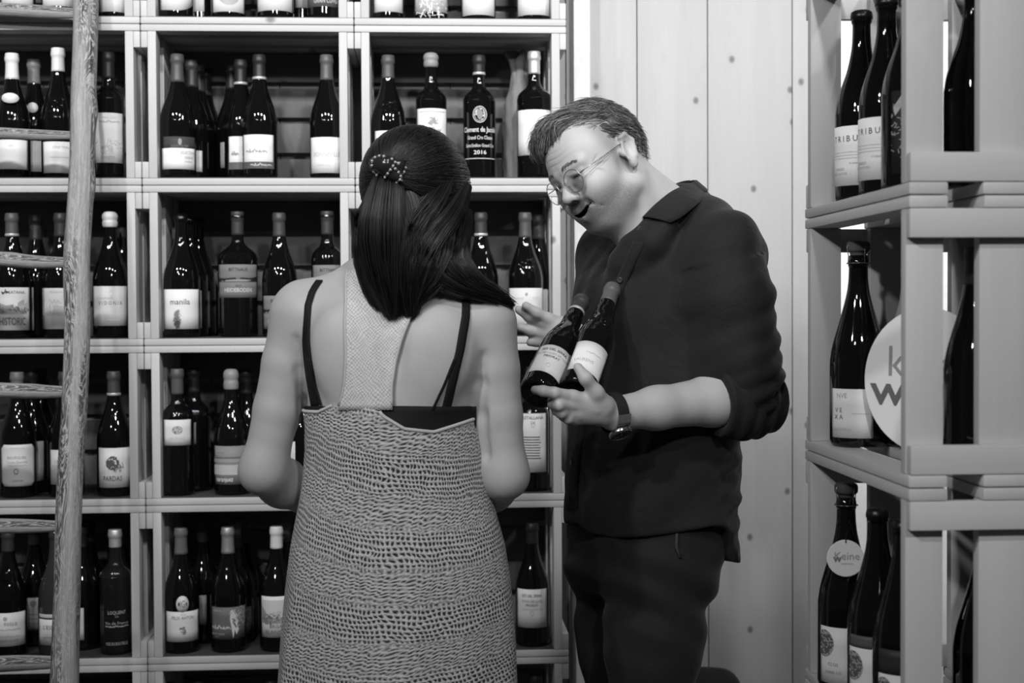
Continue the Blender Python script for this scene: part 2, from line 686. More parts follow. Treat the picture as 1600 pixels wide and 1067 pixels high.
def neck_r(prof, z):
    rs = [(zz, r) for r, zz in prof if zz > 0.1]
    for (za, ra), (zb, rb) in zip(rs[:-1], rs[1:]):
        if za <= z <= zb:
            return ra + (rb - ra) * (z - za) / (zb - za + 1e-9)
    return rs[-1][1]


BOTTLES = 'wine bottles of the shop'


def make_bottle(label, loc, shape='burgundy', R=0.041, H=0.297, cap=('foil', .3, .06), labels=(), ang=0.0, glass='dark', emboss=False, rot=None, cat='bottle', group=BOTTLES, name='wine_bottle'):
    prof = bottle_profile(shape, R, H)
    lip = [(.0150, H * .935), (.0158, H * .945), (.0158, H * .972), (.0145, H * .978), (.0142, H * .995), (.0100, H * .999), (0.0, H * .999)]
    gm = {'dark': glass_mat('bottle_glass_dark'), 'brown': glass_mat('bottle_glass_brown', 0.012), 'grey': glass_mat('bottle_glass_grey', 0.04), 'clear': clear_glass()}[glass]
    o = lathe_obj(name, prof + lip, gm, None, key=('b', shape, round(R, 4), round(H, 3)))
    o.location = loc
    if rot is not None:
        o.rotation_euler = rot
    elif ang:
        o.rotation_euler = (0, 0, ang)
    tag(o, label, cat, group)
    kind, tone, ln = cap
    if kind in ('foil', 'ringfoil', 'screw'):
        z0 = H - ln
        pts = []
        N = 7
        for i in range(N + 1):
            z = z0 + (H * .93 - z0) * i / N
            pts.append((neck_r(prof, z) + .0008, z))
        pts = [(pts[0][0] - .0006, z0 - .0002)] + pts + [(.0160, H * .938), (.0167, H * .948), (.0167, H * .968), (.0158, H * .976), (.0156, H * .996), (.0142, H * 1.002), (0, H * 1.0025)]
        if kind == 'screw':
            pts = pts[:N + 2] + [(.0158, H * .935), (.0158, H * .955), (.0150, H * .958), (.0158, H * .962), (.0158, H * .998), (.0148, H * 1.003), (0, H * 1.003)]
        m = plain('foil', tone * (.62 if .05 < tone < .35 else 1.0), 0.42, 0.35, metal=0.6 if .35 < tone < .65 else 0.0)
        c = lathe_obj('capsule', pts, m, o, seg=24)
        if kind == 'ringfoil':
            zr = z0 + .004
            rr = neck_r(prof, zr) + .001
            lathe_obj('capsule_band', [(rr, zr - .003), (rr + .0006, zr - .002), (rr + .0006, zr + .002), (rr, zr + .003)], plain('foil', .55, 0.35, 0.5, metal=.25), c, seg=24)
    elif kind == 'wax':
        z0 = H - ln
        pts = [(neck_r(prof, z0), z0), (neck_r(prof, z0) + .003, z0 + .003), (.0182, z0 + ln * .35), (.0168, z0 + ln * .5), (.0186, z0 + ln * .7), (.0176, z0 + ln * .9), (.012, H + .003), (0, H + .0045)]
        lathe_obj('wax_seal', smooth_profile(pts, 3), plain('wax', tone, 0.45, 0.4), o, seg=24)
    elif kind == 'crown':
        pts = [(.0150, H * .955), (.0172, H * .957), (.0172, H * .972), (.0160, H * .993), (.0120, H * 1.002), (0, H * 1.003)]
        lathe_obj('crown_cap', pts, plain('foil', tone, 0.35, 0.5, metal=.25), o, seg=24)
    elif kind == 'cork':
        pts = [(.0125, H * .99), (.0135, H * 1.01), (.0175, H * 1.02), (.0185, H * 1.04), (.0172, H * 1.062), (.010, H * 1.072), (0, H * 1.073)]
        lathe_obj('cork', smooth_profile(pts, 3), plain('cork', tone, 0.8, 0.2, bump=.5, bscale=150), o, seg=20)
        # wire cage
        vs, fs = [], []

        def wire(p, q, r=.0007):
            add_tube(vs, fs, [p, q], [r, r], 5)
        for k in range(4):
            a = math.pi / 4 + k * math.pi / 2
            c_, s_ = math.sin(a), -math.cos(a)
            add_tube(vs, fs, [Vector((.0185 * c_, .0185 * s_, H * .95)), Vector((.0178 * c_, .0178 * s_, H * .99)), Vector((.0200 * c_, .0200 * s_, H * 1.04)), Vector((.012 * c_, .012 * s_, H * 1.076))], [.0008] * 4, 5)
        ring = [Vector((.0180 * math.sin(t * math.pi / 8), -.0180 * math.cos(t * math.pi / 8), H * .955)) for t in range(17)]
        add_tube(vs, fs, ring, [.0009] * 17, 5)
        mesh_obj('wire_cage', vs, fs, plain('wire', .25, .3, .5, metal=.8), o)
    elif kind == 'plain_cork':
        lathe_obj('cork', [(.011, H * .99), (.011, H * 1.02), (0, H * 1.021)], plain('cork', tone, 0.8, 0.2, bump=.5, bscale=150), o, seg=16)
    for L in labels:
        curved_label(o, R, L['z'][0], L['z'][1], L.get('a', 0.0), L['half'], L['tone'], L.get('items'), L.get('shape', 'rect'), swoop=L.get('swoop', 0))
    if emboss:
        # raised glass crest on the shoulder
        vs, fs = [], []
        r_ = random.Random(3)
        for k in range(26):
            a = r_.uniform(-.75, .75)
            z = H * r_.uniform(.50, .62)
            rr = neck_r(prof, z)
            s = r_.uniform(.0015, .0032)
            base = len(vs)
            for q in range(6):
                t = q * math.pi / 3
                aa = a + s * math.cos(t) / rr
                zz = z + s * math.sin(t)
                r2 = neck_r(prof, zz) + .0003
                vs.append((r2 * math.sin(aa), -r2 * math.cos(aa), zz))
            r2 = rr + .0022
            vs.append((r2 * math.sin(a), -r2 * math.cos(a), z))
            fs += [(base + q, base + (q + 1) % 6, base + 6) for q in range(6)]
        mesh_obj('embossed_crest', vs, fs, gm, o)
    return o


def add_tube(vs, fs, pts, rad, seg=8, cap=True):
    pts = [Vector(p) for p in pts]
    n = len(pts)
    o = len(vs)
    up = Vector((0.13, 0.31, 0.94)).normalized()
    prev = None
    for i in range(n):
        d = (pts[min(i + 1, n - 1)] - pts[max(i - 1, 0)])
        if d.length < 1e-9:
            d = Vector((0, 0, 1))
        d.normalize()
        if prev is None:
            a = d.cross(up)
            if a.length < .1:
                a = d.cross(Vector((1, 0, 0)))
            a.normalize()
        else:
            a = (prev - d * prev.dot(d))
            a.normalize()
        prev = a
        b = d.cross(a)
        for k in range(seg):
            t = 2 * math.pi * k / seg
            vs.append(tuple(pts[i] + (a * math.cos(t) + b * math.sin(t)) * rad[i]))
    for i in range(n - 1):
        for k in range(seg):
            fs.append((o + i * seg + k, o + i * seg + (k + 1) % seg, o + (i + 1) * seg + (k + 1) % seg, o + (i + 1) * seg + k))
    if cap:
        fs.append(tuple(o + k for k in range(seg))[::-1])
        fs.append(tuple(o + (n - 1) * seg + k for k in range(seg)))


def wall_bottle(label, row, px, off=0.0, shape='burgundy', R=0.041, H=0.297, cap=('foil', .3, .06), labels=(), ang=0.0, **kw):
    """stand a bottle on wall-shelf row; label boxes are given as seen in the photograph (x0, y0, x1, y1)"""
    zb = ZB[row] + T + 0.0022
    Y = YS + 0.016 + R + off
    ymid = 39 + 248.5 * row - 90
    X = PY(px, ymid, Y).x
    L = []
    for l in labels:
        x0, y0, x1, y1 = l['box']
        Yf = Y - R
        z1, z0 = PY(px, y0, Yf).z - zb, PY(px, y1, Yf).z - zb
        X0, X1 = PY(x0, ymid, Y - R * .6).x - X, PY(x1, ymid, Y - R * .6).x - X
        a0, a1 = math.asin(max(-.97, min(.97, X0 / R))), math.asin(max(-.97, min(.97, X1 / R)))
        d = dict(l)
        d.update(z=(max(.006, z0), z1), a=(a0 + a1) / 2, half=(a1 - a0) / 2)
        L.append(d)
    return make_bottle(label, (X, Y, zb), shape, R, H, cap, L, ang, **kw)


WHT = .80
INK = .06
MID = .35
WB = wall_bottle


def LB(x0, y0, x1, y1, tone=WHT, items=(), **k):
    return dict(box=(x0, y0, x1, y1), tone=tone, items=list(items), **k)


# --- top row: only the feet of the bottles show
WB('dark bottle with white label, top row, leftmost by the ladder rung', 0, 27, 0, labels=[LB(2, -45, 53, 8)])
WB('dark bottle with white label, top row, just left of the ladder pole', 0, 92, 0, labels=[LB(66, -45, 118, 9)])
WB('dark bottle with white label, top row, just right of the ladder pole', 0, 176, 0, 'bordeaux', .036, labels=[LB(156, -60, 197, 18)])
WB('dark bottle, top row, white label with a bottom edge sweeping up to the right', 0, 275, 0, labels=[LB(250, -60, 300, 16, swoop=.16)])
WB('dark bottle in the top row standing behind the one with the sweeping label', 0, 312, .07, labels=[LB(296, -50, 320, 18)])
WB('dark bottle, top row, white label showing the lower half of a grey disc', 0, 356, 0, labels=[LB(332, -50, 380, 18, items=[('e', .5, .42, .27, .27, .4)])])
WB('dark bottle, top row, large plain white label in the middle crate', 0, 430, 0, 'bordeaux', .0435, labels=[LB(401, -60, 458, 16)])
WB('shadowy bottle, top row, behind and between the white and grey labels', 0, 470, .09, labels=[LB(462, -50, 485, 12, .4)])
WB('dark bottle, top row, grey label with pale lettering', 0, 507, 0, labels=[LB(480, -50, 535, 10, .12, [('t', 'GRAN CUVEE', .55, .1, .12, .6, .7)])])
WB('dark bottle, top row, white label, left one in the crate above the round-shouldered pair', 0, 606, 0, 'bordeaux', .038, labels=[LB(584, -60, 629, 18)])
WB('dark bottle, top row, crinkled silver-grey label', 0, 673, 0, 'bordeaux', .041, labels=[LB(648, -60, 699, 18, .55, [('s', 5, 60, .5, .3, .35, .25, .16, .02, .35), ('s', 6, 40, .5, .3, .35, .25, .16, .02, .75)])])
WB('dark bottle, top row, white label, second from the right end', 0, 747, 0, 'bordeaux', .042, labels=[LB(722, -60, 773, 23)])
WB('dark bottle, top row, white label, rightmost beside the crate end', 0, 834, 0, 'bordeaux', .042, labels=[LB(809, -60, 859, 23)])

# --- second row
WB('slim-shouldered bottle with white capsule and white oval sticker on its shoulder, left edge', 1, 20, 0, cap=('foil', .75, .061), labels=[LB(-6, 218, 41, 264, items=[('t', 'VIN', .5, .75, .08, .5)]), LB(6, 145, 32, 161, .8, shape='oval')])
WB('bottle with grey capsule and oval sticker half hidden behind the white-capped one', 1, 54, .085, cap=('foil', .3, .058), labels=[LB(50, 220, 70, 268, .7), LB(46, 160, 62, 176, .6, shape='oval')])
WB('dark bottle with tall white capsule and embossed shoulder left of the ladder pole', 1, 92, 0, cap=('foil', .75, .055), H=.310, labels=[LB(68, 221, 116, 270, items=[('t', 'CHATEAU', .55, .78, .09, .4), ('r', .5, .5, .5, .015, .5)])], emboss=True)
WB('straight bottle with black capsule and tall white label right of the ladder pole', 1, 170, 0, 'bordeaux', .0365, .30, cap=('foil', .02, .062), labels=[LB(149, 176, 193, 254, .74, [('t', 'MAS LOU', .5, .88, .05, .45), ('w', .5, .82, .6, .02, .5), ('s', 9, 50, .45, .32, .22, .09, .08, .012, .5), ('t', 'LORETO', .45, .08, .055, .3)])])
WB('bottle with grey capsule and two-tone label of grey band over white, left in crate', 1, 278, 0, R=.0425, cap=('foil', .12, .066), labels=[LB(253, 231, 306, 264, items=[('t', 'SELECTION', .74, .72, .15, .35, .8), ('t', 'RESERVE', .76, .5, .11, .4, .8), ('t', 'WAGRAM', .74, .32, .09, .4, .8)]), LB(255, 213, 306, 231, .055, [('e', .5, .55, .16, .3, .32), ('t', 'SCHLOSS VON STEIN', .5, .08, .2, .3, .6)])])
for k, (px_, of, x0, x1, tn) in enumerate([(300, .08, 309, 316, .7), (311, .155, 317, 321, .6), (322, .215, 326, 331, .3)]):
    WB('dark bottle %s behind the two-tone label bottle, label seen as a sliver' % ['first', 'second', 'third'][k], 1, px_, of, R=.041, cap=('foil', .06, .066), labels=[LB(x0 - 14, 235 + 3 * k, x1, 268 + 2 * k, tn)])
WB('dark bottle with a ring-necked capsule and half-hidden script label in the middle group', 1, 377, .07, R=.041, cap=('ringfoil', .02, .062), labels=[LB(358, 213, 392, 264, items=[('w', .3, .45, .3, .06, .3), ('r', .5, .1, 1, .22, .12)])])
WB('dark bottle at the back of the middle group with only a strip of label', 1, 363, .15, R=.041, cap=('foil', .02, .06), labels=[LB(345, 222, 354, 262, .45)])
WB('dark bottle with script label and dark lower band standing alone in front', 1, 406, 0, R=.042, cap=('ringfoil', .02, .060), labels=[LB(380, 210, 427, 263, .8, [('t', 'MMXX', .5, .78, .07, .65), ('w', .45, .5, .62, .05, .3), ('r', .5, .1, 1, .2, .1), ('w', .6, .1, .6, .035, .55)])])
WB('bottle with grey capsule and white label of wide-spaced capitals at the crate end', 1, 511, 0, R=.0415, cap=('foil', .16, .060), labels=[LB(485, 214, 537, 270, items=[('t', 'BONNEVILLE', .48, .46, .13, .5, .8), ('t', 'GRAND VIN', .4, .2, .05, .6), ('t', 'ROUGE', .46, .1, .04, .6)])])
WB('sloping bottle with wide white label behind the woman and her hair clip', 1, 607, 0, R=.0425, cap=('foil', .13, .055), labels=[LB(586, 204, 632, 268, items=[('t', 'D', .55, .68, .2, .5), ('t', 'R', .58, .50, .2, .25)])], emboss=True)
WB('straight bottle with wax seal and white label reading le Puy', 1, 674, 0, 'bordeaux', .0375, .300, cap=('wax', .28, .032), labels=[LB(652, 169, 698, 250, .8, [('t', 'le Puy', .5, .54, .10, .10), ('e', .5, .76, .055, .055, .45), ('s', 4, 26, .5, .75, .06, .05, .05, .014, .3), ('w', .5, .44, .5, .012, .4), ('r', .5, .94, .7, .008, .5)])])
o = WB('straight black bottle printed in white gothic lettering with the year 2016', 1, 749, 0, 'bordeaux', .0395, .298, cap=('ringfoil', .02, .048), labels=[dict(box=(724, 165, 776, 262), tone=None, items=[
    ('t', 'Clement de Jacobi', .5, .58, .085, .75, .72, .012), ('t', 'Grand Cru Classe', .5, .46, .062, .7, .72, .01), ('t', 'Saint-Emilion Grand Cru', .5, .335, .055, .7, .68, .01), ('t', '2016', .5, .22, .065, .75, 1.2, .012), ('r', .5, .15, .8, .012, .6),
    ('o', .5, .86, .115, .135, .1, .6), ('o', .5, .86, .09, .11, .1, .4), ('e', .5, .86, .045, .085, .25), ('s', 8, 40, .5, .86, .05, .06, .04, .012, .6)])])
WB('wide-shouldered bottle with silver capsule and white label beside the man hair', 1, 835, 0, 'bordeaux', .0425, .308, cap=('foil', .62, .054), labels=[LB(809, 171, 862, 242, .8, [('s', 12, 30, .5, .72, .12, .1, .06, .01, .7), ('t', 'CALISSE', .5, .22, .07, .6), ('w', .5, .5, .4, .02, .7)])])
# tissue-wrapped bottle at the back of that crate
def tissue(loc):
    r_ = random.Random(4)
    prof = [(0.0, 0.0), (.040, .001), (.043, .02), (.044, .10), (.043, .16), (.034, .21), (.022, .25), (.021, .285), (.032, .315), (.012, .322), (0, .318)]
    prof = smooth_profile(prof, 3)
    seg = 40
    v, f = lathe(prof, seg)
    out = []
    for i, (x, y, z) in enumerate(v):
        k = i % seg
        a = 2 * math.pi * k / seg
        q = 1 + .05 * math.sin(a * 9 + z * 60) + .04 * math.sin(a * 5 - z * 90 + 1)
        if z > .27:
            q *= 1 + .35 * math.sin(a * 4 + 1) * (z - .27) / .05
        out.append((x * q, y * q, z + (.01 * math.sin(a * 3) if z > .29 else 0)))
    o = mesh_obj('wrapped_bottle', out, f, plain('tissue', .22, .6, .3, bump=.3, bscale=60))
    o.location = loc
    tag(o, 'bottle wrapped in crumpled tissue paper behind the silver-capped one', 'bottle', BOTTLES)


tissue((PY(812, 180, YS + .17).x, YS + .175, ZB[1] + T + .0024))

# --- third row
WB('bottle with ringed grey capsule and picture label of hills reading HISTORIC', 2, 20, 0, R=.0425, cap=('ringfoil', .14, .055), labels=[LB(-8, 449, 45, 516, .78, [
    ('p', [(0, .38), (0, .62), (.12, .68), (.38, .58), (.6, .62), (.85, .75), (.9, .7), (.9, .38)], .42), ('p', [(0, .38), (0, .58), (.22, .55), (.42, .38)], .3), ('p', [(.3, .38), (.9, .66), (.92, .5), (.7, .38)], .5),
    ('s', 2, 30, .35, .5, .2, .05, .07, .014, .12), ('s', 3, 16, .8, .46, .08, .03, .06, .014, .12), ('t', 'HISTORIC', .52, .12, .19, .2, .55, .012), ('t', 'CATANIA', .62, .86, .065, .2), ('e', .30, .87, .028, .028, .12), ('s', 22, 10, .35, .9, .05, .02, .07, .012, .1)])])
WB('dark bottle behind the hills label bottle, third row', 2, 57, .075, cap=('foil', .03, .06), labels=[LB(40, 449, 55, 516, .5)])
WB('bottle with pale landscape label half covered by the ladder pole', 2, 96, 0, R=.043, cap=('foil', .04, .055), labels=[LB(68, 450, 124, 514, .76, [('p', [(.05, .34), (.05, .5), (.3, .6), (.6, .55), (.95, .66), (.95, .34)], .6), ('s', 14, 34, .3, .62, .14, .06, .05, .012, .5), ('t', 'RESERVA', .4, .88, .06, .6)]), LB(62, 450, 68, 514, .3)])
WB('bottle with white wax top and white label reading VIDONIA', 2, 173, 0, R=.0425, cap=('wax', .72, .034), labels=[LB(146, 447, 201, 509, .74, [('t', 'V I D O N I A', .5, .53, .10, .2, .78, .006), ('o', .52, .82, .06, .07, .1, .66), ('w', .6, .14, .35, .02, .6), ('w', .4, .7, .3, .02, .66)])])
WB('dark bottle at the back right behind the white wax top', 2, 192, .09, R=.041, cap=('foil', .06, .055), labels=[LB(186, 450, 204, 512, .5)])
WB('broad bottle with white label reading manila and a dark plant', 2, 284, 0, R=.0435, cap=('none', 0, 0), labels=[LB(255, 452, 309, 514, .8, [('t', 'manila', .48, .62, .15, .12, 1.0, .006), ('s', 31, 70, .42, .26, .05, .13, .10, .012, .2), ('s', 32, 40, .42, .14, .03, .08, .10, .014, .06)])])
WB('dark bottle first behind the manila bottle, white label edge showing', 2, 297, .078, R=.0430, cap=('none', 0, 0), labels=[LB(272, 454, 315, 513, .62)])
WB('dark bottle second behind the manila bottle, wider label edge showing', 2, 310, .155, R=.0425, cap=('none', 0, 0), labels=[LB(288, 455, 328, 512, .5)])
GB = lambda x0, x1, ya, name: [LB(x0, ya, x1, ya + 27, .20, [('t', 'BITTNAUS', .5, .62, .2, .03, .9, .008), ('p', [(0, 0), (0, .22), (.2, .18), (.5, .26), (.75, .2), (1, .32), (1, 0)], .02), ('p', [(.08, .02), (.2, .1), (.55, .14), (.8, .1), (.7, .02)], .3)]),
                               LB(x0, ya + 27, x1, ya + 52, .18, [('t', name, .5, .36, .26, .6, .85, .01), ('t', '2019', .5, .68, .14, .04)])]
WB('straight bottle with two grey label bands reading HEIDEBODEN', 2, 372, 0, 'bordeaux', .0480, .300, cap=('screw', .07, .055), labels=GB(342, 402, 413, 'HEIDEBODEN'))
WB('sloping bottle with grey landscape label bands beside the woman shoulder', 2, 437, 0, R=.0425, cap=('foil', .09, .056), labels=GB(411, 462, 462, 'PANNOBILE'))
WB('straight bottle with grey band label at the crate end behind the woman shoulder', 2, 512, 0, 'bordeaux', .0400, .300, cap=('screw', .07, .055), labels=GB(489, 537, 414, 'HEIDEBODEN'))
WB('sloping bottle with dark banded capsule beside the woman ear', 2, 752, 0, R=.042, cap=('ringfoil', .04, .057), labels=[LB(728, 470, 776, 512, .3)])
WB('embossed bottle with grey capsule and white label behind the raised hand', 2, 821, 0, R=.0430, cap=('foil', .12, .060), labels=[LB(796, 450, 848, 511, .72, [('e', .5, .84, .035, .045, .4), ('t', 'DOMAINE', .3, .72, .05, .6), ('t', 'VIEUX', .72, .72, .05, .6)])], emboss=True)
WB('dark bottle with white label behind the embossed bottle at the crate end', 2, 842, .085, R=.041, cap=('foil', .05, .06), labels=[LB(820, 452, 858, 512, .6)])

# --- fourth row
WB('bottle with grey wax top and white label with clipped corners, left edge', 3, 28, 0, R=.0425, cap=('foil', .22, .032), labels=[LB(3, 695, 56, 760, .76, [('t', 'VIN ROUGE', .48, .9, .045, .6), ('t', 'BOURGUEIL', .47, .66, .07, .35, .9), ('t', 'Cuvee Speciale', .47, .56, .06, .5), ('w', .48, .5, .5, .012, .6), ('o', .45, .36, .055, .075, .35, .3), ('t', 'L. MARTIN', .45, .11, .05, .4)], shape='octagon')])
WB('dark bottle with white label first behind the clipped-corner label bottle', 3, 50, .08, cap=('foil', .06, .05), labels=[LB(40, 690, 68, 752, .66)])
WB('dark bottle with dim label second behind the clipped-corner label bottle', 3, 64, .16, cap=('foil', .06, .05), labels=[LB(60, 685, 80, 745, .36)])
WB('dark bottle mostly covered by the ladder pole, strip of white label on its left', 3, 103, 0, R=.0425, cap=('foil', .05, .05), labels=[LB(80, 703, 126, 757, .72, [('t', 'LE', .2, .62, .1, .4), ('t', 'ROUGE', .25, .5, .08, .4)])])
WB('bottle with grey foil and white label with a tree reading PARDAS', 3, 179, 0, R=.0420, cap=('ringfoil', .10, .058), labels=[LB(155, 700, 204, 762, .76, [('t', 'PARDAS', .42, .17, .13, .05, .75, .006), ('s', 41, 90, .42, .62, .09, .10, .07, .02, .08), ('s', 42, 26, .55, .52, .1, .08, .08, .012, .1), ('e', .38, .62, .06, .09, .1)])])
WB('straight bottle with small square white label and round crest', 3, 278, 0, 'bordeaux', .0385, .302, cap=('foil', .13, .060), labels=[LB(257, 656, 298, 696, .70, [('e', .5, .6, .2, .16, .2), ('s', 17, 30, .5, .6, .1, .08, .08, .03, .55), ('t', 'MAS DE SOLER', .5, .25, .09, .55, .7), ('t', 'PRIORAT', .5, .1, .08, .6)])])
WB('dark straight bottle behind the square-label bottle', 3, 304, .08, 'bordeaux', .0385, .302, cap=('foil', .03, .06), labels=[LB(298, 660, 308, 694, .3)])
WB('bottle with wax top and hazy grey landscape label by the woman elbow', 3, 362, 0, R=.0425, cap=('wax', .25, .046), labels=[LB(335, 697, 389, 757, .22, [('r', .5, .38, 1, .26, .45), ('r', .5, .62, 1, .1, .3), ('r', .5, .7, 1, .03, .15), ('t', 'naranjuez', .32, .08, .13, .75, .7, .006), ('t', 'GRANADA', .2, .84, .06, .5, .7), ('t', 'TINTO', .17, .76, .06, .5, .7)])])
WB('dark bottle behind the hazy landscape label bottle', 3, 385, .09, cap=('foil', .03, .06))
WB('dark bottle seen between the woman arm and her dress', 3, 474, .03, R=.042, cap=('foil', .03, .06), labels=[LB(450, 690, 462, 760, .7)])
WB('bottle with tall white label of ruled lines below the held bottles', 3, 832, 0, 'bordeaux', .0400, .300, cap=('foil', .03, .055), labels=[LB(812, 646, 853, 738, .74, [('t', 'CASTALLANA', .45, .90, .055, .12, .95, .008), ('t', 'DE', .5, .82, .05, .4), ('o', .5, .80, .03, .035, .2, .5)] + [('r', .42 + .012 * (i % 3), .60 - .045 * i, .62 - .05 * (i % 2), .014, .06) for i in range(9)])])
WB('dark bottle at the crate end behind the ruled-label bottle', 3, 850, .09, 'bordeaux', .039, .3, cap=('foil', .03, .055))

# --- fifth row
WB('bottle with white label with lines of small print, lower left corner', 4, 14, 0, R=.0425, cap=('foil', .06, .05), labels=[LB(-12, 958, 37, 1010, .74, [('e', .42, .82, .06, .07, .45), ('t', 'REGLE', .55, .62, .1, .25), ('w', .5, .5, .6, .02, .5), ('w', .5, .3, .55, .02, .6), ('t', 'CHENIN SAVAGE', .5, .14, .07, .3, .75)])])
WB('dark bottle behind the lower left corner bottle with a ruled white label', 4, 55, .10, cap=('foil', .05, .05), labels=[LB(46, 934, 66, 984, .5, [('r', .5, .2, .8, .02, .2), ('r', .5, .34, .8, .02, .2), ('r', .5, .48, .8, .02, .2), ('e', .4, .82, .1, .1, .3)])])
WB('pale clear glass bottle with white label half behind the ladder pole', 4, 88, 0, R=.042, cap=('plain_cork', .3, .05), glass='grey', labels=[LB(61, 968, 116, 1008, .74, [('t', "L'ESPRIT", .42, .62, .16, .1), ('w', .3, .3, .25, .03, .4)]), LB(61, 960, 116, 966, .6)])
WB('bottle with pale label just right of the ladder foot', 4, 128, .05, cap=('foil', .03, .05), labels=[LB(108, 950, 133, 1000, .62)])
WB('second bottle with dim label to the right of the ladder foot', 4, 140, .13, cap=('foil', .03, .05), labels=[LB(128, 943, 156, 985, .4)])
WB('straight dark clear-printed bottle with white capsule beside the crate side', 4, 181, 0, 'bordeaux', .0375, .296, cap=('foil', .62, .042), glass='brown', labels=[dict(box=(160, 950, 203, 1012), tone=None, items=[('t', 'LOQUENT', .5, .84, .09, .5, .8), ('t', 'DE', .5, .76, .05, .3), ('t', 'Vin de France', .5, .58, .08, .4), ('w', .5, .53, .7, .02, .4), ('t', 'MISE EN BOUTEILLE', .5, .06, .08, .5, .6)])])
WB('dark bottle behind the white-capped printed bottle', 4, 190, .1, cap=('foil', .05, .05))
WB('bottle with oval medallion above a white label reading FELIX ANTON', 4, 284, 0, R=.0420, cap=('foil', .20, .062), labels=[LB(260, 956, 310, 1003, .72, [('t', 'FELIX ANTON', .5, .74, .115, .2, .78, .006), ('t', '2018', .5, .88, .06, .5), ('e', .5, .44, .05, .06, .3), ('s', 51, 20, .5, .38, .07, .08, .05, .02, .15), ('t', 'MITTELBURGENLAND', .5, .12, .06, .45, .8)]), LB(277, 931, 296, 957, .74, [('t', 'IG', .5, .3, .45, .15, .55)], shape='oval')])
WB('dark bottle with plain grey label behind the medallion bottle', 4, 318, .10, cap=('foil', .05, .05), labels=[LB(300, 930, 324, 976, .38, [('r', .3, .8, .3, .02, .15)])])
WB('bottle with silver capsule and grey label showing a white figure drawing', 4, 357, 0, R=.0425, cap=('foil', .40, .062), labels=[LB(331, 949, 384, 999, .13, [
    ('s', 61, 120, .80, .70, .17, .20, .06, .010, .55), ('s', 62, 30, .60, .78, .06, .1, .08, .016, .6), ('p', [(.52, .66), (.55, .82), (.62, .84), (.66, .70), (.72, .56), (.70, .42), (.74, .30), (.68, .14), (.67, .30), (.63, .42), (.63, .28), (.60, .02), (.58, .30), (.57, .50), (.60, .60)], .62),
    ('w', .28, .36, .5, .06, .6), ('t', 'TERROIR', .2, .86, .06, .5), ('t', 'PINOT NOIR', .22, .14, .06, .5), ('t', '2017', .2, .06, .05, .4)])])
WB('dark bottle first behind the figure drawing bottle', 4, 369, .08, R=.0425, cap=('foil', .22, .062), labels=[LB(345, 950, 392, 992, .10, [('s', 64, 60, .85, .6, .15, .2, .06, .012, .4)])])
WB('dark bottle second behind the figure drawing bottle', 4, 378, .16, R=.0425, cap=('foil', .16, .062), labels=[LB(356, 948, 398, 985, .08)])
WB('bottle with white capsule and picture label next to the knitted dress', 4, 433, 0, R=.0425, cap=('foil', .68, .052), labels=[LB(409, 932, 460, 996, .70, [('r', .5, .62, .92, .58, .62), ('p', [(.04, .34), (.04, .78), (.2, .56), (.45, .46), (.8, .55), (.96, .7), (.96, .34)], .3), ('s', 71, 50, .3, .45, .2, .08, .06, .02, .15), ('s', 72, 30, .5, .5, .2, .08, .06, .02, .45), ('t', 'BRISA', .42, .24, .09, .2), ('t', 'BLANCO', .42, .09, .10, .2)])])
WB('dark bottle with grey capsule behind the white-capped picture label', 4, 446, .09, cap=('foil', .25, .05))
WB('dark bottle with white printed label between the dress and the man trousers', 4, 832, 0, R=.0420, cap=('foil', .02, .05), labels=[LB(809, 921, 854, 981, .70, [('t', 'SEIS DEL SERRA', .5, .80, .075, .08, .8, .008), ('t', 'VINYES DEL LLOC', .5, .66, .065, .3, .8), ('t', 'PRIORAT', .5, .56, .06, .1), ('o', .5, .38, .05, .06, .2, .5), ('t', 'GARNATXA', .5, .1, .05, .45), ('r', .5, .48, .6, .01, .5)])])

# --- lowest row, only the necks show
LOW = ['below the lower left corner bottle', 'behind the foot of the ladder pole', 'right of the ladder foot, below the printed bottle', 'below the medallion bottle', 'between the medallion and figure bottles',
       'below the figure drawing bottle', 'below the picture label by the dress', 'between the dress and the man trousers']
for (px_, of), w_ in zip(((30, 0), (95, .02), (160, 0), (265, .01), (312, .03), (358, 0), (425, .02), (838, .02)), LOW):
    WB('dark bottle top in the lowest crate, ' + w_, 5, px_, of, cap=('foil', .03, .05))

# ------------------------------------------------------------------ bottles, sign and tag in the right-hand stack
def stack_bottle(label, row, px, ymid, Y, shape='champagne', R=.044, H=.30, cap=('crown', .05, 0), labels=(), ang=0.0, X=None, **kw):
    zb = RROW[row] + 0.0125 + T + .0004
    p = PY(px, ymid, Y)
    return make_bottle(label, (p.x if X is None else X, Y, zb), shape, R, H, cap, labels, ang, group='bottles in the right crate stack', **kw)


def zl(row, px, y, Y, R):
    """label height from the photograph"""
    return PY(px, y, Y - R).z - (RROW[row] + 0.0125 + T)


FACE = -0.42   # these labels look out of the crate, toward the aisle
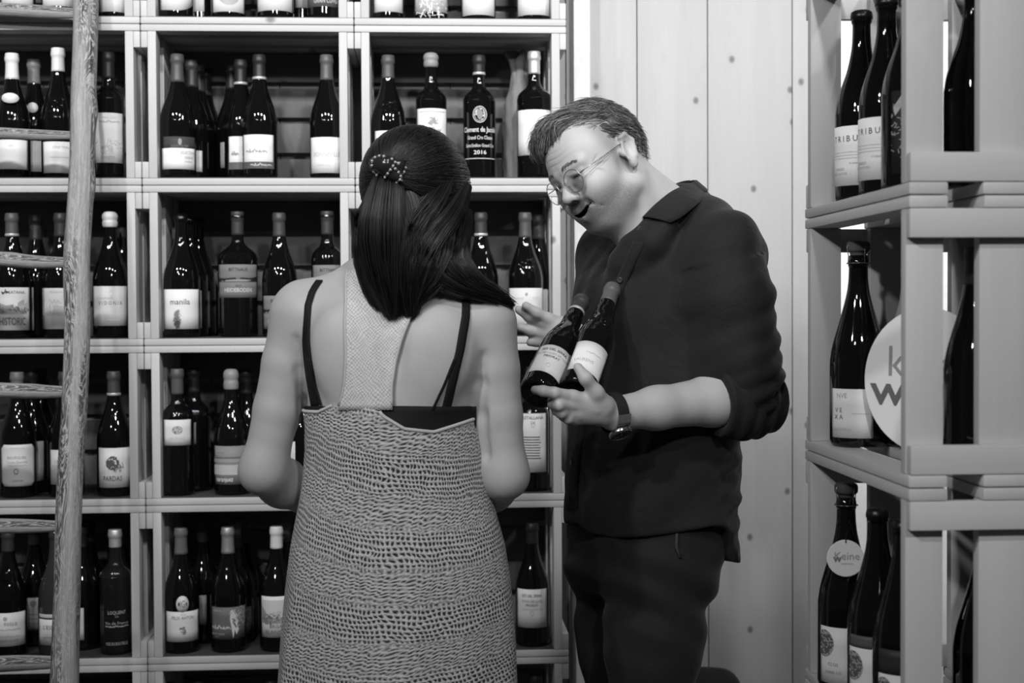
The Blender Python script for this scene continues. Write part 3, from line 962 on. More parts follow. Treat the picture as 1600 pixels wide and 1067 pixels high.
# topmost crate
TRI = [('t', 'T R I B U S', .45, .74, .105, .12, .95, .006)] + [('r', .5, .56 - .05 * i, .7, .006, .45) for i in range(3)] + [('t', 'vi natural', .6, .36, .04, .4), ('t', 'PENEDES', .3, .26, .045, .45), ('t', 'BRUT NATURE', .3, .19, .04, .45)]
stack_bottle('dark bottle with wide-lettered white label, farthest in the topmost right crate', 4, 1346, 200, 2.20, 'burgundy', .041, .300, ('crown', .01, 0), [dict(z=(.026, .118), a=0, half=1.15, tone=.80, items=TRI)], FACE - .35)
stack_bottle('dark bottle with the second white wide-lettered label in the topmost right crate', 4, 1385, 200, 2.10, 'burgundy', .041, .300, ('crown', .01, 0), [dict(z=(.026, .118), a=0, half=1.15, tone=.80, items=TRI)], FACE - .45)
stack_bottle('dark bottle with dark printed label by the corner post of the topmost right crate', 4, 1424, 200, 1.99, 'burgundy', .042, .300, ('crown', .01, 0), [dict(z=(.024, .14), a=.2, half=.8, tone=.015, items=[('t', 'NATURAL', .3, .8, .05, .3), ('s', 81, 50, .3, .5, .15, .2, .05, .01, .35), ('p', [(.05, .8), (.3, 1.0), (.3, .86), (.1, .7)], .4)])], FACE)
stack_bottle('dark bottle seen through the slats of the topmost right crate', 4, 1522, 150, 1.95, 'burgundy', .041, .300, ('crown', .01, 0), [dict(z=(.02, .11), a=.0, half=.25, tone=.55, items=[('e', .5, .4, .09, .07, .08)])], 0)
stack_bottle('second dark bottle seen through the slats of the topmost right crate', 4, 1560, 150, 2.12, 'burgundy', .041, .300, ('crown', .01, 0), (), 0)
# sign crate
NW = [('t', 'NVE', .3, .82, .1, .4), ('t', 'V E', .22, .52, .1, .15), ('t', 'X A', .22, .38, .1, .15), ('t', 'ANCESTRAL', .3, .14, .06, .4), ('r', .72, .5, .35, .008, .4)]
stack_bottle('sparkling wine bottle with mushroom cork beside the round white sign', 3, 1341, 560, 2.20, 'champagne', .0445, .300, ('cork', .10, 0), [dict(z=(.015, .091), a=-.05, half=.80, tone=.74, items=NW)], FACE - .1)
stack_bottle('dark bottle half hidden behind the round white sign', 3, 1424, 600, 2.19, 'champagne', .044, .285, ('foil', .5, .10), [dict(z=(.02, .05), a=.0, half=.8, tone=.7, items=[])], FACE)
stack_bottle('dark bottle seen through the slats of the sign crate', 3, 1525, 560, 1.892, 'champagne', .0435, .298, ('foil', .10, .05), (), 0)
stack_bottle('second dark bottle deep behind the slats of the sign crate', 3, 1566, 560, 2.15, 'burgundy', .041, .298, ('foil', .30, .06), [dict(z=(.10, .13), a=.0, half=.5, tone=.6, items=[])], 0)
# tag crate
KW = [('e', .12, .70, .19, .24, .10), ('s', 91, 60, .12, .70, .12, .14, .05, .02, .4), ('r', .80, .5, .10, .9, .35), ('r', .71, .5, .02, .9, .3), ('r', .745, .5, .015, .9, .25), ('t', 'CLOS', .3, .32, .06, .3), ('t', 'XAREL-LO', .3, .18, .05, .3), ('e', .55, .12, .04, .05, .5)]
tb = stack_bottle('sparkling wine bottle with caged cork carrying the round paper tag', 2, 1322, 960, 2.20, 'champagne', .0445, .300, ('cork', .06, 0), [dict(z=(.012, .100), a=.05, half=.95, tone=.74, items=KW)], FACE)
stack_bottle('dark bottle with striped-edge white label, second in the tag crate', 2, 1371, 960, 2.06, 'champagne', .0440, .300, ('crown', .01, 0), [dict(z=(.010, .100), a=.0, half=1.0, tone=.74, items=KW), dict(z=(.100, .118), a=0, half=1.0, tone=.10, items=[])], FACE)
stack_bottle('dark bottle with crown cap and striped white label, third in the tag crate', 2, 1412, 960, 1.97, 'champagne', .0435, .296, ('crown', .01, 0), [dict(z=(.010, .085), a=.1, half=.9, tone=.74, items=KW), dict(z=(.085, .12), a=.1, half=.9, tone=.03, items=[])], FACE)
stack_bottle('dark bottle nearest the slats of the tag crate', 2, 1540, 960, 1.90, 'champagne', .0435, .298, ('crown', .01, 0), (), 0)
stack_bottle('second dark bottle deep behind the slats of the tag crate', 2, 1560, 960, 2.14, 'burgundy', .041, .298, ('foil', .30, .06), [dict(z=(.14, .21), a=.0, half=.5, tone=.6, items=[])], 0)


def disc_sign(name, label, cat, centre, radius, thick, normal, tone, prints):
    n = Vector(normal).normalized()
    up = Vector((0, 0, 1))
    right = up.cross(n).normalized()
    up = n.cross(right)
    M = Matrix((right, up, n)).transposed().to_4x4()
    o = bpy.data.objects.new(name, None)
    o.matrix_world = Matrix.Translation(centre) @ M
    link(o)
    N = 56
    vs, fs = [], []
    for r_, z in ((radius - .001, thick / 2), (radius, thick / 2 - .0008), (radius, -thick / 2 + .0008), (radius - .001, -thick / 2)):
        for k in range(N):
            a = 2 * math.pi * k / N
            vs.append((r_ * math.cos(a), r_ * math.sin(a), z))
    for i in range(3):
        for k in range(N):
            fs.append((i * N + k, (i + 1) * N + k, (i + 1) * N + (k + 1) % N, i * N + (k + 1) % N))
    fs.append(tuple(range(N)))
    fs.append(tuple(range(3 * N, 4 * N))[::-1])
    b = mesh_obj('disc', vs, fs, paper(tone), o, smooth=False)
    for pr_ in prints:
        s, u, v, size, tn, bold = pr_[:6]
        st_ = pr_[6] if len(pr_) > 6 else 1.0
        v2, f2 = text2d(s, bold)
        mesh_obj('lettering', [(u + x * size * 1.35 * st_, v + y * size * 1.35, thick / 2 + .0006) for x, y in v2], f2, ink(tn), b, smooth=False)
    tag(o, label, cat)
    return o


R_S = .108
sign_c = PY(1447, 591, 2.06)
sign_c.z = RROW[3] + .0125 + T + R_S + .001
disc_sign('round_sign', 'large round white sign lettered k and w inside the right crate', 'sign', sign_c, R_S, .004, (-.80, -.60, .03), .80,
          [('k', -.052, .0055, .049, .30, .0), ('eine', .026, .0055, .044, .30, .0), ('w', -.064, -.038, .050, .14, .012, 1.3), ('eine', .026, -.038, .044, .14, .0)])
tag_c = PY(1321, 872, 2.20 - .050)
tg = disc_sign('paper_tag', 'small round white paper tag lettered keine weine hanging from a corked bottle', 'tag', tag_c, .0283, .0012, (-.2, -.98, .03), .78,
          [('Keine', .002, -.002, .0125, .35, .0), ('w', -.0125, -.006, .013, .2, .01), ('naturwein', .002, -.0095, .0035, .5, 0)])
nk = Vector((tb.location.x, tb.location.y - .0155, tb.location.z + .262))
vs, fs = [], []
inv = tg.matrix_world.inverted()
add_tube(vs, fs, [inv @ (tag_c + Vector((0, -.001, .024))), inv @ (tag_c + Vector((.001, .0, .033))), inv @ (nk + Vector((.0, .003, -.012))), inv @ nk], [.0008] * 4, 6)
mesh_obj('string', vs, fs, plain('string', .01, .8), tg)


# ------------------------------------------------------------------ ladder of barked poles
def pole_mat():
    m, nt, b = new_mat('peeled_pole')
    tc = node(nt, 'ShaderNodeTexCoord')
    mp = node(nt, 'ShaderNodeMapping')
    mp.inputs['Scale'].default_value = (26, 26, 3.2)
    nt.links.new(tc.outputs['UV'], mp.inputs['Vector'])
    mp.inputs['Scale'].default_value = (5.0, 7.0, 1)
    n1 = node(nt, 'ShaderNodeTexNoise', i_Scale=1.0, i_Detail=4.0, i_Roughness=0.62, i_Distortion=1.3)
    nt.links.new(mp.outputs[0], n1.inputs['Vector'])
    # contour-like growth lines
    w = math_node(nt, 'SINE', math_node(nt, 'MULTIPLY', n1.outputs['Fac'], 62.0))
    w = math_node(nt, 'ADD', math_node(nt, 'MULTIPLY', w, 0.5), 0.5)
    mp2 = node(nt, 'ShaderNodeMapping')
    mp2.inputs['Scale'].default_value = (70, 7, 1)
    nt.links.new(tc.outputs['UV'], mp2.inputs['Vector'])
    n2 = node(nt, 'ShaderNodeTexNoise', i_Scale=1.0, i_Detail=5.0, i_Roughness=0.65)
    nt.links.new(mp2.outputs[0], n2.inputs['Vector'])
    mp3 = node(nt, 'ShaderNodeMapping')
    mp3.inputs['Scale'].default_value = (4.5, 2.2, 1)
    nt.links.new(tc.outputs['UV'], mp3.inputs['Vector'])
    n3 = node(nt, 'ShaderNodeTexNoise', i_Scale=1.0, i_Detail=2.0)
    nt.links.new(mp3.outputs[0], n3.inputs['Vector'])
    patch = node(nt, 'ShaderNodeMapRange', interpolation_type='SMOOTHSTEP')
    patch.inputs['From Min'].default_value = .46
    patch.inputs['From Max'].default_value = .58
    nt.links.new(n3.outputs['Fac'], patch.inputs['Value'])
    v = math_node(nt, 'ADD', 0.33, math_node(nt, 'MULTIPLY', math_node(nt, 'SUBTRACT', n2.outputs['Fac'], .5), .55))
    ring = math_node(nt, 'MULTIPLY', math_node(nt, 'SUBTRACT', math_node(nt, 'POWER', w, 3.0), .35), .30)
    v = math_node(nt, 'ADD', v, math_node(nt, 'MULTIPLY', ring, math_node(nt, 'ADD', .25, patch.outputs[0])))
    v = math_node(nt, 'SUBTRACT', v, math_node(nt, 'MULTIPLY', patch.outputs[0], .12))
    v = math_node(nt, 'MAXIMUM', v, .035)
    nt.links.new(v, b.inputs['Base Color'])
    b.inputs['Roughness'].default_value = .7
    b.inputs['Specular IOR Level'].default_value = .25
    bp = node(nt, 'ShaderNodeBump', i_Strength=.55, i_Distance=.002)
    h = math_node(nt, 'ADD', n2.outputs['Fac'], math_node(nt, 'MULTIPLY', w, .35))
    nt.links.new(h, bp.inputs['Height'])
    nt.links.new(bp.outputs['Normal'], b.inputs['Normal'])
    return m


M_POLE = pole_mat()


def pole(name, pts, rads, parent, seed, seg=28, sub=10, rough=.05):
    """an irregular branch: spline centreline, knobbly radius, UV along its length"""
    r_ = random.Random(seed)
    pts = [Vector(p) for p in pts]
    n = len(pts)
    C, Rr = [], []
    for i in range(n - 1):
        p0, p1, p2, p3 = pts[max(i - 1, 0)], pts[i], pts[i + 1], pts[min(i + 2, n - 1)]
        for k in range(sub):
            t = k / sub
            C.append(0.5 * ((2 * p1) + (-p0 + p2) * t + (2 * p0 - 5 * p1 + 4 * p2 - p3) * t * t + (-p0 + 3 * p1 - 3 * p2 + p3) * t ** 3))
            Rr.append(rads[i] + (rads[i + 1] - rads[i]) * t)
    C.append(pts[-1])
    Rr.append(rads[-1])
    m = len(C)
    ph = [r_.uniform(0, 6.28) for _ in range(8)]
    bumps = [(r_.uniform(.05, .95) * m, r_.uniform(0, 6.28), r_.uniform(.12, .22)) for _ in range(max(2, m // 14))]
    vs, fs, uv = [], [], []
    prev = None
    L = 0
    Ls = []
    for i in range(m):
        d = (C[min(i + 1, m - 1)] - C[max(i - 1, 0)]).normalized()
        a = d.cross(Vector((0.2, 1, 0.1))).normalized() if prev is None else (prev - d * prev.dot(d)).normalized()
        prev = a
        b = d.cross(a)
        if i:
            L += (C[i] - C[i - 1]).length
        Ls.append(L)
        for k in range(seg):
            t = 2 * math.pi * k / seg
            q = 1 + rough * (.5 * math.sin(2 * t + ph[0] + L * 5) + .35 * math.sin(3 * t + ph[1] - L * 9) + .3 * math.sin(5 * t + ph[2] + L * 14) + .25 * math.sin(L * 31 + ph[3] + t))
            for bi, ba, bh in bumps:
                dd = ((i - bi) / 1.6) ** 2 + ((((t - ba + math.pi) % (2 * math.pi)) - math.pi) / .5) ** 2
                if dd < 6:
                    q += bh * math.exp(-dd)
            vs.append(C[i] + (a * math.cos(t) + b * math.sin(t)) * Rr[i] * q)
    for i in range(m - 1):
        for k in range(seg):
            fs.append((i * seg + k, i * seg + (k + 1) % seg, (i + 1) * seg + (k + 1) % seg, (i + 1) * seg + k))
            u0, u1 = k / seg, (k + 1) / seg
            uv += [(u0, Ls[i]), (u1, Ls[i]), (u1, Ls[i + 1]), (u0, Ls[i + 1])]
    for base, order in ((0, -1), ((m - 1) * seg, 1)):
        f = tuple(base + k for k in range(seg))[::order]
        fs.append(f)
        uv += [(k / seg, Ls[0] if base == 0 else Ls[-1]) for k in range(seg)]
    o = mesh_obj(name, vs, fs, M_POLE, parent)
    ul = o.data.uv_layers.new(name='UVMap')
    ul.data.foreach_set('uv', np.array(uv, dtype=np.float32).ravel())
    return o


lad = empty('ladder', (P(60, 1067, 2.9).x, P(60, 1067, 2.9).y, .012))
tag(lad, 'rustic leaning ladder made of peeled wooden poles', 'ladder')
LO = Vector(lad.location)


def dl(y):
    return 3.30 - (y + 40) / 1107 * .30


rail_px = [(136, -60), (135, 0), (131, 150), (127, 280), (120, 400), (121, 520), (116, 640), (108, 780), (105, 900), (101, 1067), (97, 1180)]
rail = [P(x, y, dl(y)) for x, y in rail_px]
dirn = (rail[-1] - rail[-3]).normalized()
k_ = (rail[-1].z - .035) / -dirn.z
rail.append(rail[-1] + dirn * k_ * .5)
rail.append(rail[-2] + dirn * k_)
top_dir = (rail[0] - rail[2]).normalized()
rail = [rail[0] + top_dir * .25] + rail
rr = [.0285] + [.0285, .0285, .028, .0275, .0285, .0275, .0275, .028, .028, .030, .031, .032, .033]
pole('rail', [p - LO for p in rail], rr, lad, 5, rough=.035)
WIDTH = .42
shift = Vector((-WIDTH, 0, 0))
pole('rail', [p + shift - LO for p in rail], rr, lad, 9)
for i, (y0, y1, r0) in enumerate([(12, 22, .0150), (209, 212, .0115), (405, 410, .0150), (608, 612, .0160), (820, 822, .0160), (1036, 1034, .0170), (1250, 1250, .017)]):
    yc = (y0 + y1) / 2
    xr = np.interp(yc, [p[1] for p in rail_px], [p[0] for p in rail_px])
    a = P(xr - 10, y1, dl(yc))
    b = P(xr - 10, y1, dl(yc)) + shift
    b.z += (y1 - y0) * .0014 * 1.6
    mid = (a + b) / 2 + Vector((0, 0, [.0, .004, .006, .002, 0, -.003, 0][i]))
    pole('rung', [a - LO, a * .8 + b * .2 - LO, mid - LO, a * .2 + b * .8 - LO, b - LO], [r0 * .72, r0 * 1.0, r0 * 1.08, r0, r0 * .75], lad, 20 + i, seg=20, rough=.07)

# ------------------------------------------------------------------ implicit surfaces for bodies, clothes and hair
f32 = np.float32


def smin(a, b, k):
    if k <= 0:
        return np.minimum(a, b)
    h = np.maximum(k - np.abs(a - b), 0) / k
    return np.minimum(a, b) - h * h * k * .25


def smax(a, b, k):
    return -smin(-a, -b, k)


class Sdf:
    def __init__(self):
        self.pr = []

    def add(self, op, k, fn, c=None, rad=0.0):
        self.pr.append((op, k, fn, None if c is None else np.array(c, f32), rad))
        return self

    def cone(self, a, b, r1, r2, k=.02, op='u'):
        a, b = np.array(a, f32), np.array(b, f32)
        ba = b - a
        l2 = f32(max(float(ba @ ba), 1e-12))

        def fn(p):
            pa = p - a
            h = np.clip((pa @ ba) / l2, 0, 1)
            q = pa - h[:, None] * ba
            return np.sqrt((q * q).sum(1)) - (r1 + (r2 - r1) * h)
        return self.add(op, k, fn, (a + b) / 2, math.sqrt(l2) / 2 + max(r1, r2))

    def chain(self, pts, rads, k=.012, op='u'):
        for i in range(len(pts) - 1):
            self.cone(pts[i], pts[i + 1], rads[i], rads[i + 1], k, op)
        return self

    def ell(self, c, r, R=None, k=.02, op='u'):
        c, r = np.array(c, f32), np.array(r, f32)
        Rm = None if R is None else np.array(R, f32)

        def fn(p):
            q = p - c
            if Rm is not None:
                q = q @ Rm
            q = q / r
            k0 = np.sqrt((q * q).sum(1)) + 1e-9
            q = q / r
            k1 = np.sqrt((q * q).sum(1)) + 1e-9
            return k0 * (k0 - 1) / k1
        return self.add(op, k, fn, c, float(r.max()))

    def loft(self, tab, yaw, k=.03, n=2.0, op='u', capr=.02):
        """vertical loft of (z, cx, cy, a, b): a across (the body's left), b front to back"""
        t = np.array(sorted(tab), dtype=np.float64)
        zz = np.linspace(t[0, 0], t[-1, 0], 160)
        # smooth interpolation
        vals = [np.interp(zz, t[:, 0], t[:, i]) for i in range(1, 5)]
        ker = np.hanning(15)
        ker /= ker.sum()
        vals = [np.convolve(np.pad(v, 7, mode='edge'), ker, 'valid') for v in vals]
        cy_, sy_ = math.cos(yaw), math.sin(yaw)

        def fn(p):
            z = p[:, 2]
            cx, cy, a, b = [np.interp(z, zz, v).astype(f32) for v in vals]
            dx, dy = p[:, 0] - cx, p[:, 1] - cy
            u = dx * cy_ + dy * sy_
            v = -dx * sy_ + dy * cy_
            qx, qy = np.abs(u) / a, np.abs(v) / b
            if n == 2.0:
                k0 = np.sqrt(qx * qx + qy * qy) + 1e-9
            else:
                k0 = (qx ** n + qy ** n) ** (1 / n) + 1e-9
            k1 = np.sqrt((qx / a) ** 2 + (qy / b) ** 2) + 1e-9
            d = k0 * (k0 - 1) / k1
            d = np.clip(d, -.5, .5)
            return smax(smax(d, z - zz[-1], capr), zz[0] - z, capr).astype(f32)
        c = (float(np.mean(vals[0])), float(np.mean(vals[1])), float((zz[0] + zz[-1]) / 2))
        return self.add(op, k, fn, c, float((zz[-1] - zz[0]) / 2 + max(vals[2].max(), vals[3].max()) + .15))

    def __call__(self, p, sel=None):
        p = np.asarray(p, f32)
        d = np.full(len(p), 1.0, f32)
        for i, (op, k, fn, c, rad) in enumerate(self.pr):
            if sel is not None and not sel[i]:
                continue
            v = fn(p)
            if op == 'u':
                d = smin(d, v, k)
            elif op == 's':
                d = smax(d, -v, k)
            elif op == 'm':
                d = smax(d, v, k)
            elif op == 'd':
                d = d + v
        return d

    def select(self, c, R):
        out = []
        for op, k, fn, cc, rad in self.pr:
            out.append(cc is None or float(np.linalg.norm(cc - c)) < rad + R + k * 1.5 + .035)
        return out


def mesh_sdf(S, lo, hi, h, B=16, margin=.012, keep=None):
    """surface nets over the blocks the surface passes through"""
    lo = np.array(lo, np.float64)
    hi = np.array(hi, np.float64)
    nb = np.maximum(1, np.ceil((hi - lo) / (h * B)).astype(int))
    G = np.stack(np.meshgrid(*[np.arange(n_) for n_ in nb], indexing='ij'), -1).reshape(-1, 3)
    cen = lo + (G + .5) * h * B
    d = S(cen)
    rad = .5 * math.sqrt(3) * B * h
    G = G[(d < rad * 1.35 + margin) & (d > -(rad * 1.35 + margin + .07))]
    dims = nb * B + 2
    ar = np.arange(B + 1)
    loc = np.stack(np.meshgrid(ar, ar, ar, indexing='ij'), -1).reshape(-1, 3)
    ids, pos, quads = [], [], []

    def lin_id(c):
        return (c[..., 0] + 1) * (dims[1] + 1) * (dims[2] + 1) + (c[..., 1] + 1) * (dims[2] + 1) + (c[..., 2] + 1)
    for g in G:
        base = g * B
        pts = lo + (base + loc) * h
        sel = S.select((lo + (g + .5) * h * B).astype(f32), rad)
        v = np.round(S(pts, sel), 5).reshape(B + 1, B + 1, B + 1)
        s = v < 0
        if s.all() or not s.any():
            continue
        c = np.zeros((B, B, B), np.int8)
        for dx in (0, 1):
            for dy in (0, 1):
                for dz in (0, 1):
                    c += s[dx:dx + B, dy:dy + B, dz:dz + B]
        act = np.argwhere((c > 0) & (c < 8))
        if not len(act):
            continue
        acc = np.zeros((len(act), 3))
        cnt = np.zeros(len(act))
        for ax in range(3):
            o1, o2 = [(1, 2), (0, 2), (0, 1)][ax]
            for a_ in (0, 1):
                for b_ in (0, 1):
                    i0 = act.copy()
                    i0[:, o1] += a_
                    i0[:, o2] += b_
                    i1 = i0.copy()
                    i1[:, ax] += 1
                    v0 = v[i0[:, 0], i0[:, 1], i0[:, 2]]
                    v1 = v[i1[:, 0], i1[:, 1], i1[:, 2]]
                    x = (v0 < 0) != (v1 < 0)
                    t = np.where(x, v0 / np.where(x, v0 - v1, 1), 0)
                    q = i0.astype(float)
                    q[:, ax] += t
                    acc[x] += q[x]
                    cnt[x] += 1
        pos.append(lo + (base + acc / cnt[:, None]) * h)
        ids.append(lin_id(base + act))
        for ax in range(3):
            sl0 = [slice(0, B)] * 3
            sl1 = [slice(0, B)] * 3
            sl1[ax] = slice(1, B + 1)
            s0, s1 = s[tuple(sl0)], s[tuple(sl1)]
            e = np.argwhere(s0 != s1)
            if not len(e):
                continue
            inside0 = s0[e[:, 0], e[:, 1], e[:, 2]]
            o1, o2 = [(1, 2), (2, 0), (0, 1)][ax]
            cs = []
            for a_, b_ in ((0, 0), (-1, 0), (-1, -1), (0, -1)):
                cc = base + e
                cc = cc.copy()
                cc[:, o1] += a_
                cc[:, o2] += b_
                cs.append(lin_id(cc))
            q = np.stack(cs, 1)
            q[~inside0] = q[~inside0][:, ::-1]
            quads.append(q)
    ids = np.concatenate(ids)
    pos = np.concatenate(pos)
    quads = np.concatenate(quads)
    order = np.argsort(ids)
    sid = ids[order]
    ix = np.clip(np.searchsorted(sid, quads), 0, len(sid) - 1)
    ok = (sid[ix] == quads).all(1)
    F_ = order[ix[ok]]
    return pos.astype(f32), F_


def np_mesh(name, V, Fq, mat, parent=None, tone=None, smooth_iter=1, attrs=None):
    V = np.asarray(V, np.float64)
    Fq = np.asarray(Fq)
    if smooth_iter:
        n = len(V)
        a = np.concatenate([Fq[:, i] for i in range(4)])
        b = np.concatenate([Fq[:, (i + 1) % 4] for i in range(4)])
        for _ in range(smooth_iter):
            s = np.zeros((n, 3))
            c = np.zeros(n)
            for ax in range(3):
                s[:, ax] = np.bincount(a, V[b, ax], n) + np.bincount(b, V[a, ax], n)
            c = np.bincount(a, minlength=n) + np.bincount(b, minlength=n)
            ok = c > 0
            V[ok] = V[ok] * .5 + .5 * s[ok] / c[ok, None]
    me = bpy.data.meshes.new(name)
    me.vertices.add(len(V))
    me.vertices.foreach_set('co', V.astype(np.float32).ravel())
    me.loops.add(Fq.size)
    me.loops.foreach_set('vertex_index', Fq.astype(np.int32).ravel())
    me.polygons.add(len(Fq))
    w = Fq.shape[1]
    me.polygons.foreach_set('loop_start', np.arange(len(Fq), dtype=np.int32) * w)
    try:
        me.polygons.foreach_set('loop_total', np.full(len(Fq), w, np.int32))
    except Exception:
        pass
    me.polygons.foreach_set('use_smooth', np.ones(len(Fq), bool))
    me.update()
    me.validate()
    me.materials.append(mat)
    if tone is not None:
        at = me.attributes.new('tone', 'FLOAT', 'POINT')
        at.data.foreach_set('value', np.asarray(tone, np.float32))
    o = bpy.data.objects.new(name, me)
    return link(o, parent)


def trace(S, px, py, d0, d1, lift=0.0):
    """point where the sight line through a photo pixel meets a surface of the figure"""
    ds = np.linspace(d0, d1, 260)
    pts = np.array([P(px, py, x) for x in ds], f32)
    v = S(pts)
    i = np.argmax(v < 0)
    if not (v < 0).any():
        i = int(np.argmin(v))
        return Vector(pts[i].tolist()), grad(S, pts[i])
    if i > 0:
        t = v[i - 1] / (v[i - 1] - v[i])
        p = pts[i - 1] + (pts[i] - pts[i - 1]) * t
    else:
        p = pts[i]
    g = grad(S, p)
    return Vector(p.tolist()) + g * lift, g


def grad(S, p, e=.002):
    p = np.array(p, f32)
    q = np.array([p + [e, 0, 0], p - [e, 0, 0], p + [0, e, 0], p - [0, e, 0], p + [0, 0, e], p - [0, 0, e]], f32)
    v = S(q)
    g = Vector((float(v[0] - v[1]), float(v[2] - v[3]), float(v[4] - v[5])))
    return g.normalized() if g.length > 1e-9 else Vector((0, -1, 0))


def cvec(x, y, z):
    return CAM_R @ Vector((x, y, z))


_rng = np.random.RandomState(7)
WAVES = [(_rng.randn(3), _rng.uniform(0, 6.28)) for _ in range(24)]


def wnoise(p, scale, seed=0, n=5):
    """cheap smooth noise"""
    out = np.zeros(len(p), f32)
    for i in range(n):
        dv, ph = WAVES[(seed * 5 + i) % 24]
        out += np.sin(p @ (dv * scale).astype(f32) + f32(ph))
    return out / n


def tone_mat(key, tone, rough=.5, spec=.35, bump=.15, bscale=300, sss=0.0, attr=True, weave=False):
    m, nt, b = new_mat(key)
    b.inputs['Roughness'].default_value = rough
    b.inputs['Specular IOR Level'].default_value = spec
    if sss:
        b.inputs['Subsurface Weight'].default_value = sss
        b.inputs['Subsurface Radius'].default_value = (.006, .006, .006)
        b.inputs['Subsurface Scale'].default_value = 1.0
    tc = node(nt, 'ShaderNodeTexCoord')
    n = node(nt, 'ShaderNodeTexNoise', i_Scale=bscale, i_Detail=3.0)
    nt.links.new(tc.outputs['Object'], n.inputs['Vector'])
    n2 = node(nt, 'ShaderNodeTexNoise', i_Scale=22.0, i_Detail=3.0)
    nt.links.new(tc.outputs['Object'], n2.inputs['Vector'])
    v = math_node(nt, 'ADD', .90, math_node(nt, 'MULTIPLY', n2.outputs['Fac'], .2))
    v = math_node(nt, 'MULTIPLY', v, tone)
    if attr:
        at = node(nt, 'ShaderNodeAttribute', attribute_name='tone')
        v = math_node(nt, 'MULTIPLY', v, at.outputs['Fac'])
    nt.links.new(v, b.inputs['Base Color'])
    bp = node(nt, 'ShaderNodeBump', i_Strength=bump, i_Distance=.001)
    nt.links.new(n.outputs['Fac'], bp.inputs['Height'])
    nt.links.new(bp.outputs['Normal'], b.inputs['Normal'])
    return m


M_SKIN_M = tone_mat('skin_man', .44, .48, .35, .12, 420)
M_SKIN_W = tone_mat('skin_woman', .44, .48, .35, .06, 420)


def face_detail(m):
    """fine relief of the man's skin: stubble, crow's feet, brow lines, in head coordinates carried by the mesh"""
    nt = m.node_tree
    b = nt.nodes['Principled BSDF']
    hp = node(nt, 'ShaderNodeAttribute', attribute_name='headpos')
    bd = node(nt, 'ShaderNodeAttribute', attribute_name='beard')
    sp = node(nt, 'ShaderNodeSeparateXYZ')
    nt.links.new(hp.outputs['Vector'], sp.inputs[0])
    f, l, u = sp.outputs
    N = lambda op, x, y=None: math_node(nt, op, x, y)
    # stubble
    nz = node(nt, 'ShaderNodeTexNoise', i_Scale=1500.0, i_Detail=2.0)
    nt.links.new(hp.outputs['Vector'], nz.inputs['Vector'])
    dots = node(nt, 'ShaderNodeMapRange', clamp=True)
    dots.inputs['From Min'].default_value = .42
    dots.inputs['From Max'].default_value = .60
    nt.links.new(nz.outputs['Fac'], dots.inputs['Value'])
    stub = N('SUBTRACT', 1.0, N('MULTIPLY', N('MULTIPLY', dots.outputs[0], bd.outputs['Fac']), .62))
    # crow's feet fan out from the outer corner of each eye
    df = N('SUBTRACT', .070, f)
    du = N('SUBTRACT', u, -.004)
    th = N('ARCTAN2', du, df)
    r = N('SQRT', N('ADD', N('MULTIPLY', df, df), N('MULTIPLY', du, du)))
    fan = N('POWER', N('ADD', N('MULTIPLY', N('SINE', N('ADD', N('MULTIPLY', th, 9.0), N('MULTIPLY', r, 60.0))), .5), .5), 3.0)

    def gauss(x, c, w):
        t = N('DIVIDE', N('SUBTRACT', x, c), w)
        return N('EXPONENT', N('MULTIPLY', N('MULTIPLY', t, t), -1.0))
    fm = N('MULTIPLY', N('MULTIPLY', gauss(r, .018, .010), gauss(th, 0.0, .95)), N('GREATER_THAN', df, 0.0))
    fm = N('MULTIPLY', fm, N('GREATER_THAN', N('ABSOLUTE', l), .03))
    crow = N('MULTIPLY', fan, fm)
    # brow lines
    bl = N('POWER', N('ADD', N('MULTIPLY', N('SINE', N('ADD', N('MULTIPLY', u, 560.0), N('MULTIPLY', N('SINE', N('MULTIPLY', l, 120.0)), .8))), .5), .5), 3.0)
    bm_ = N('MULTIPLY', N('MULTIPLY', gauss(u, .045, .018), gauss(l, 0.0, .035)), N('GREATER_THAN', f, .05))
    brow = N('MULTIPLY', N('MULTIPLY', bl, bm_), .45)
    lines = N('ADD', crow, brow)
    old = b.inputs['Base Color'].links[0].from_socket
    v = N('MULTIPLY', N('MULTIPLY', old, stub), N('SUBTRACT', 1.0, N('MULTIPLY', lines, .30)))
    nt.links.new(v, b.inputs['Base Color'])
    bp = node(nt, 'ShaderNodeBump', i_Strength=.8, i_Distance=.0016)
    bp.invert = True
    nt.links.new(lines, bp.inputs['Height'])
    oldn = b.inputs['Normal'].links[0].from_socket
    nt.links.new(oldn, bp.inputs['Normal'])
    nt.links.new(bp.outputs['Normal'], b.inputs['Normal'])


face_detail(M_SKIN_M)


MOUTH_U, MOUTH_H = -.0685, .0036


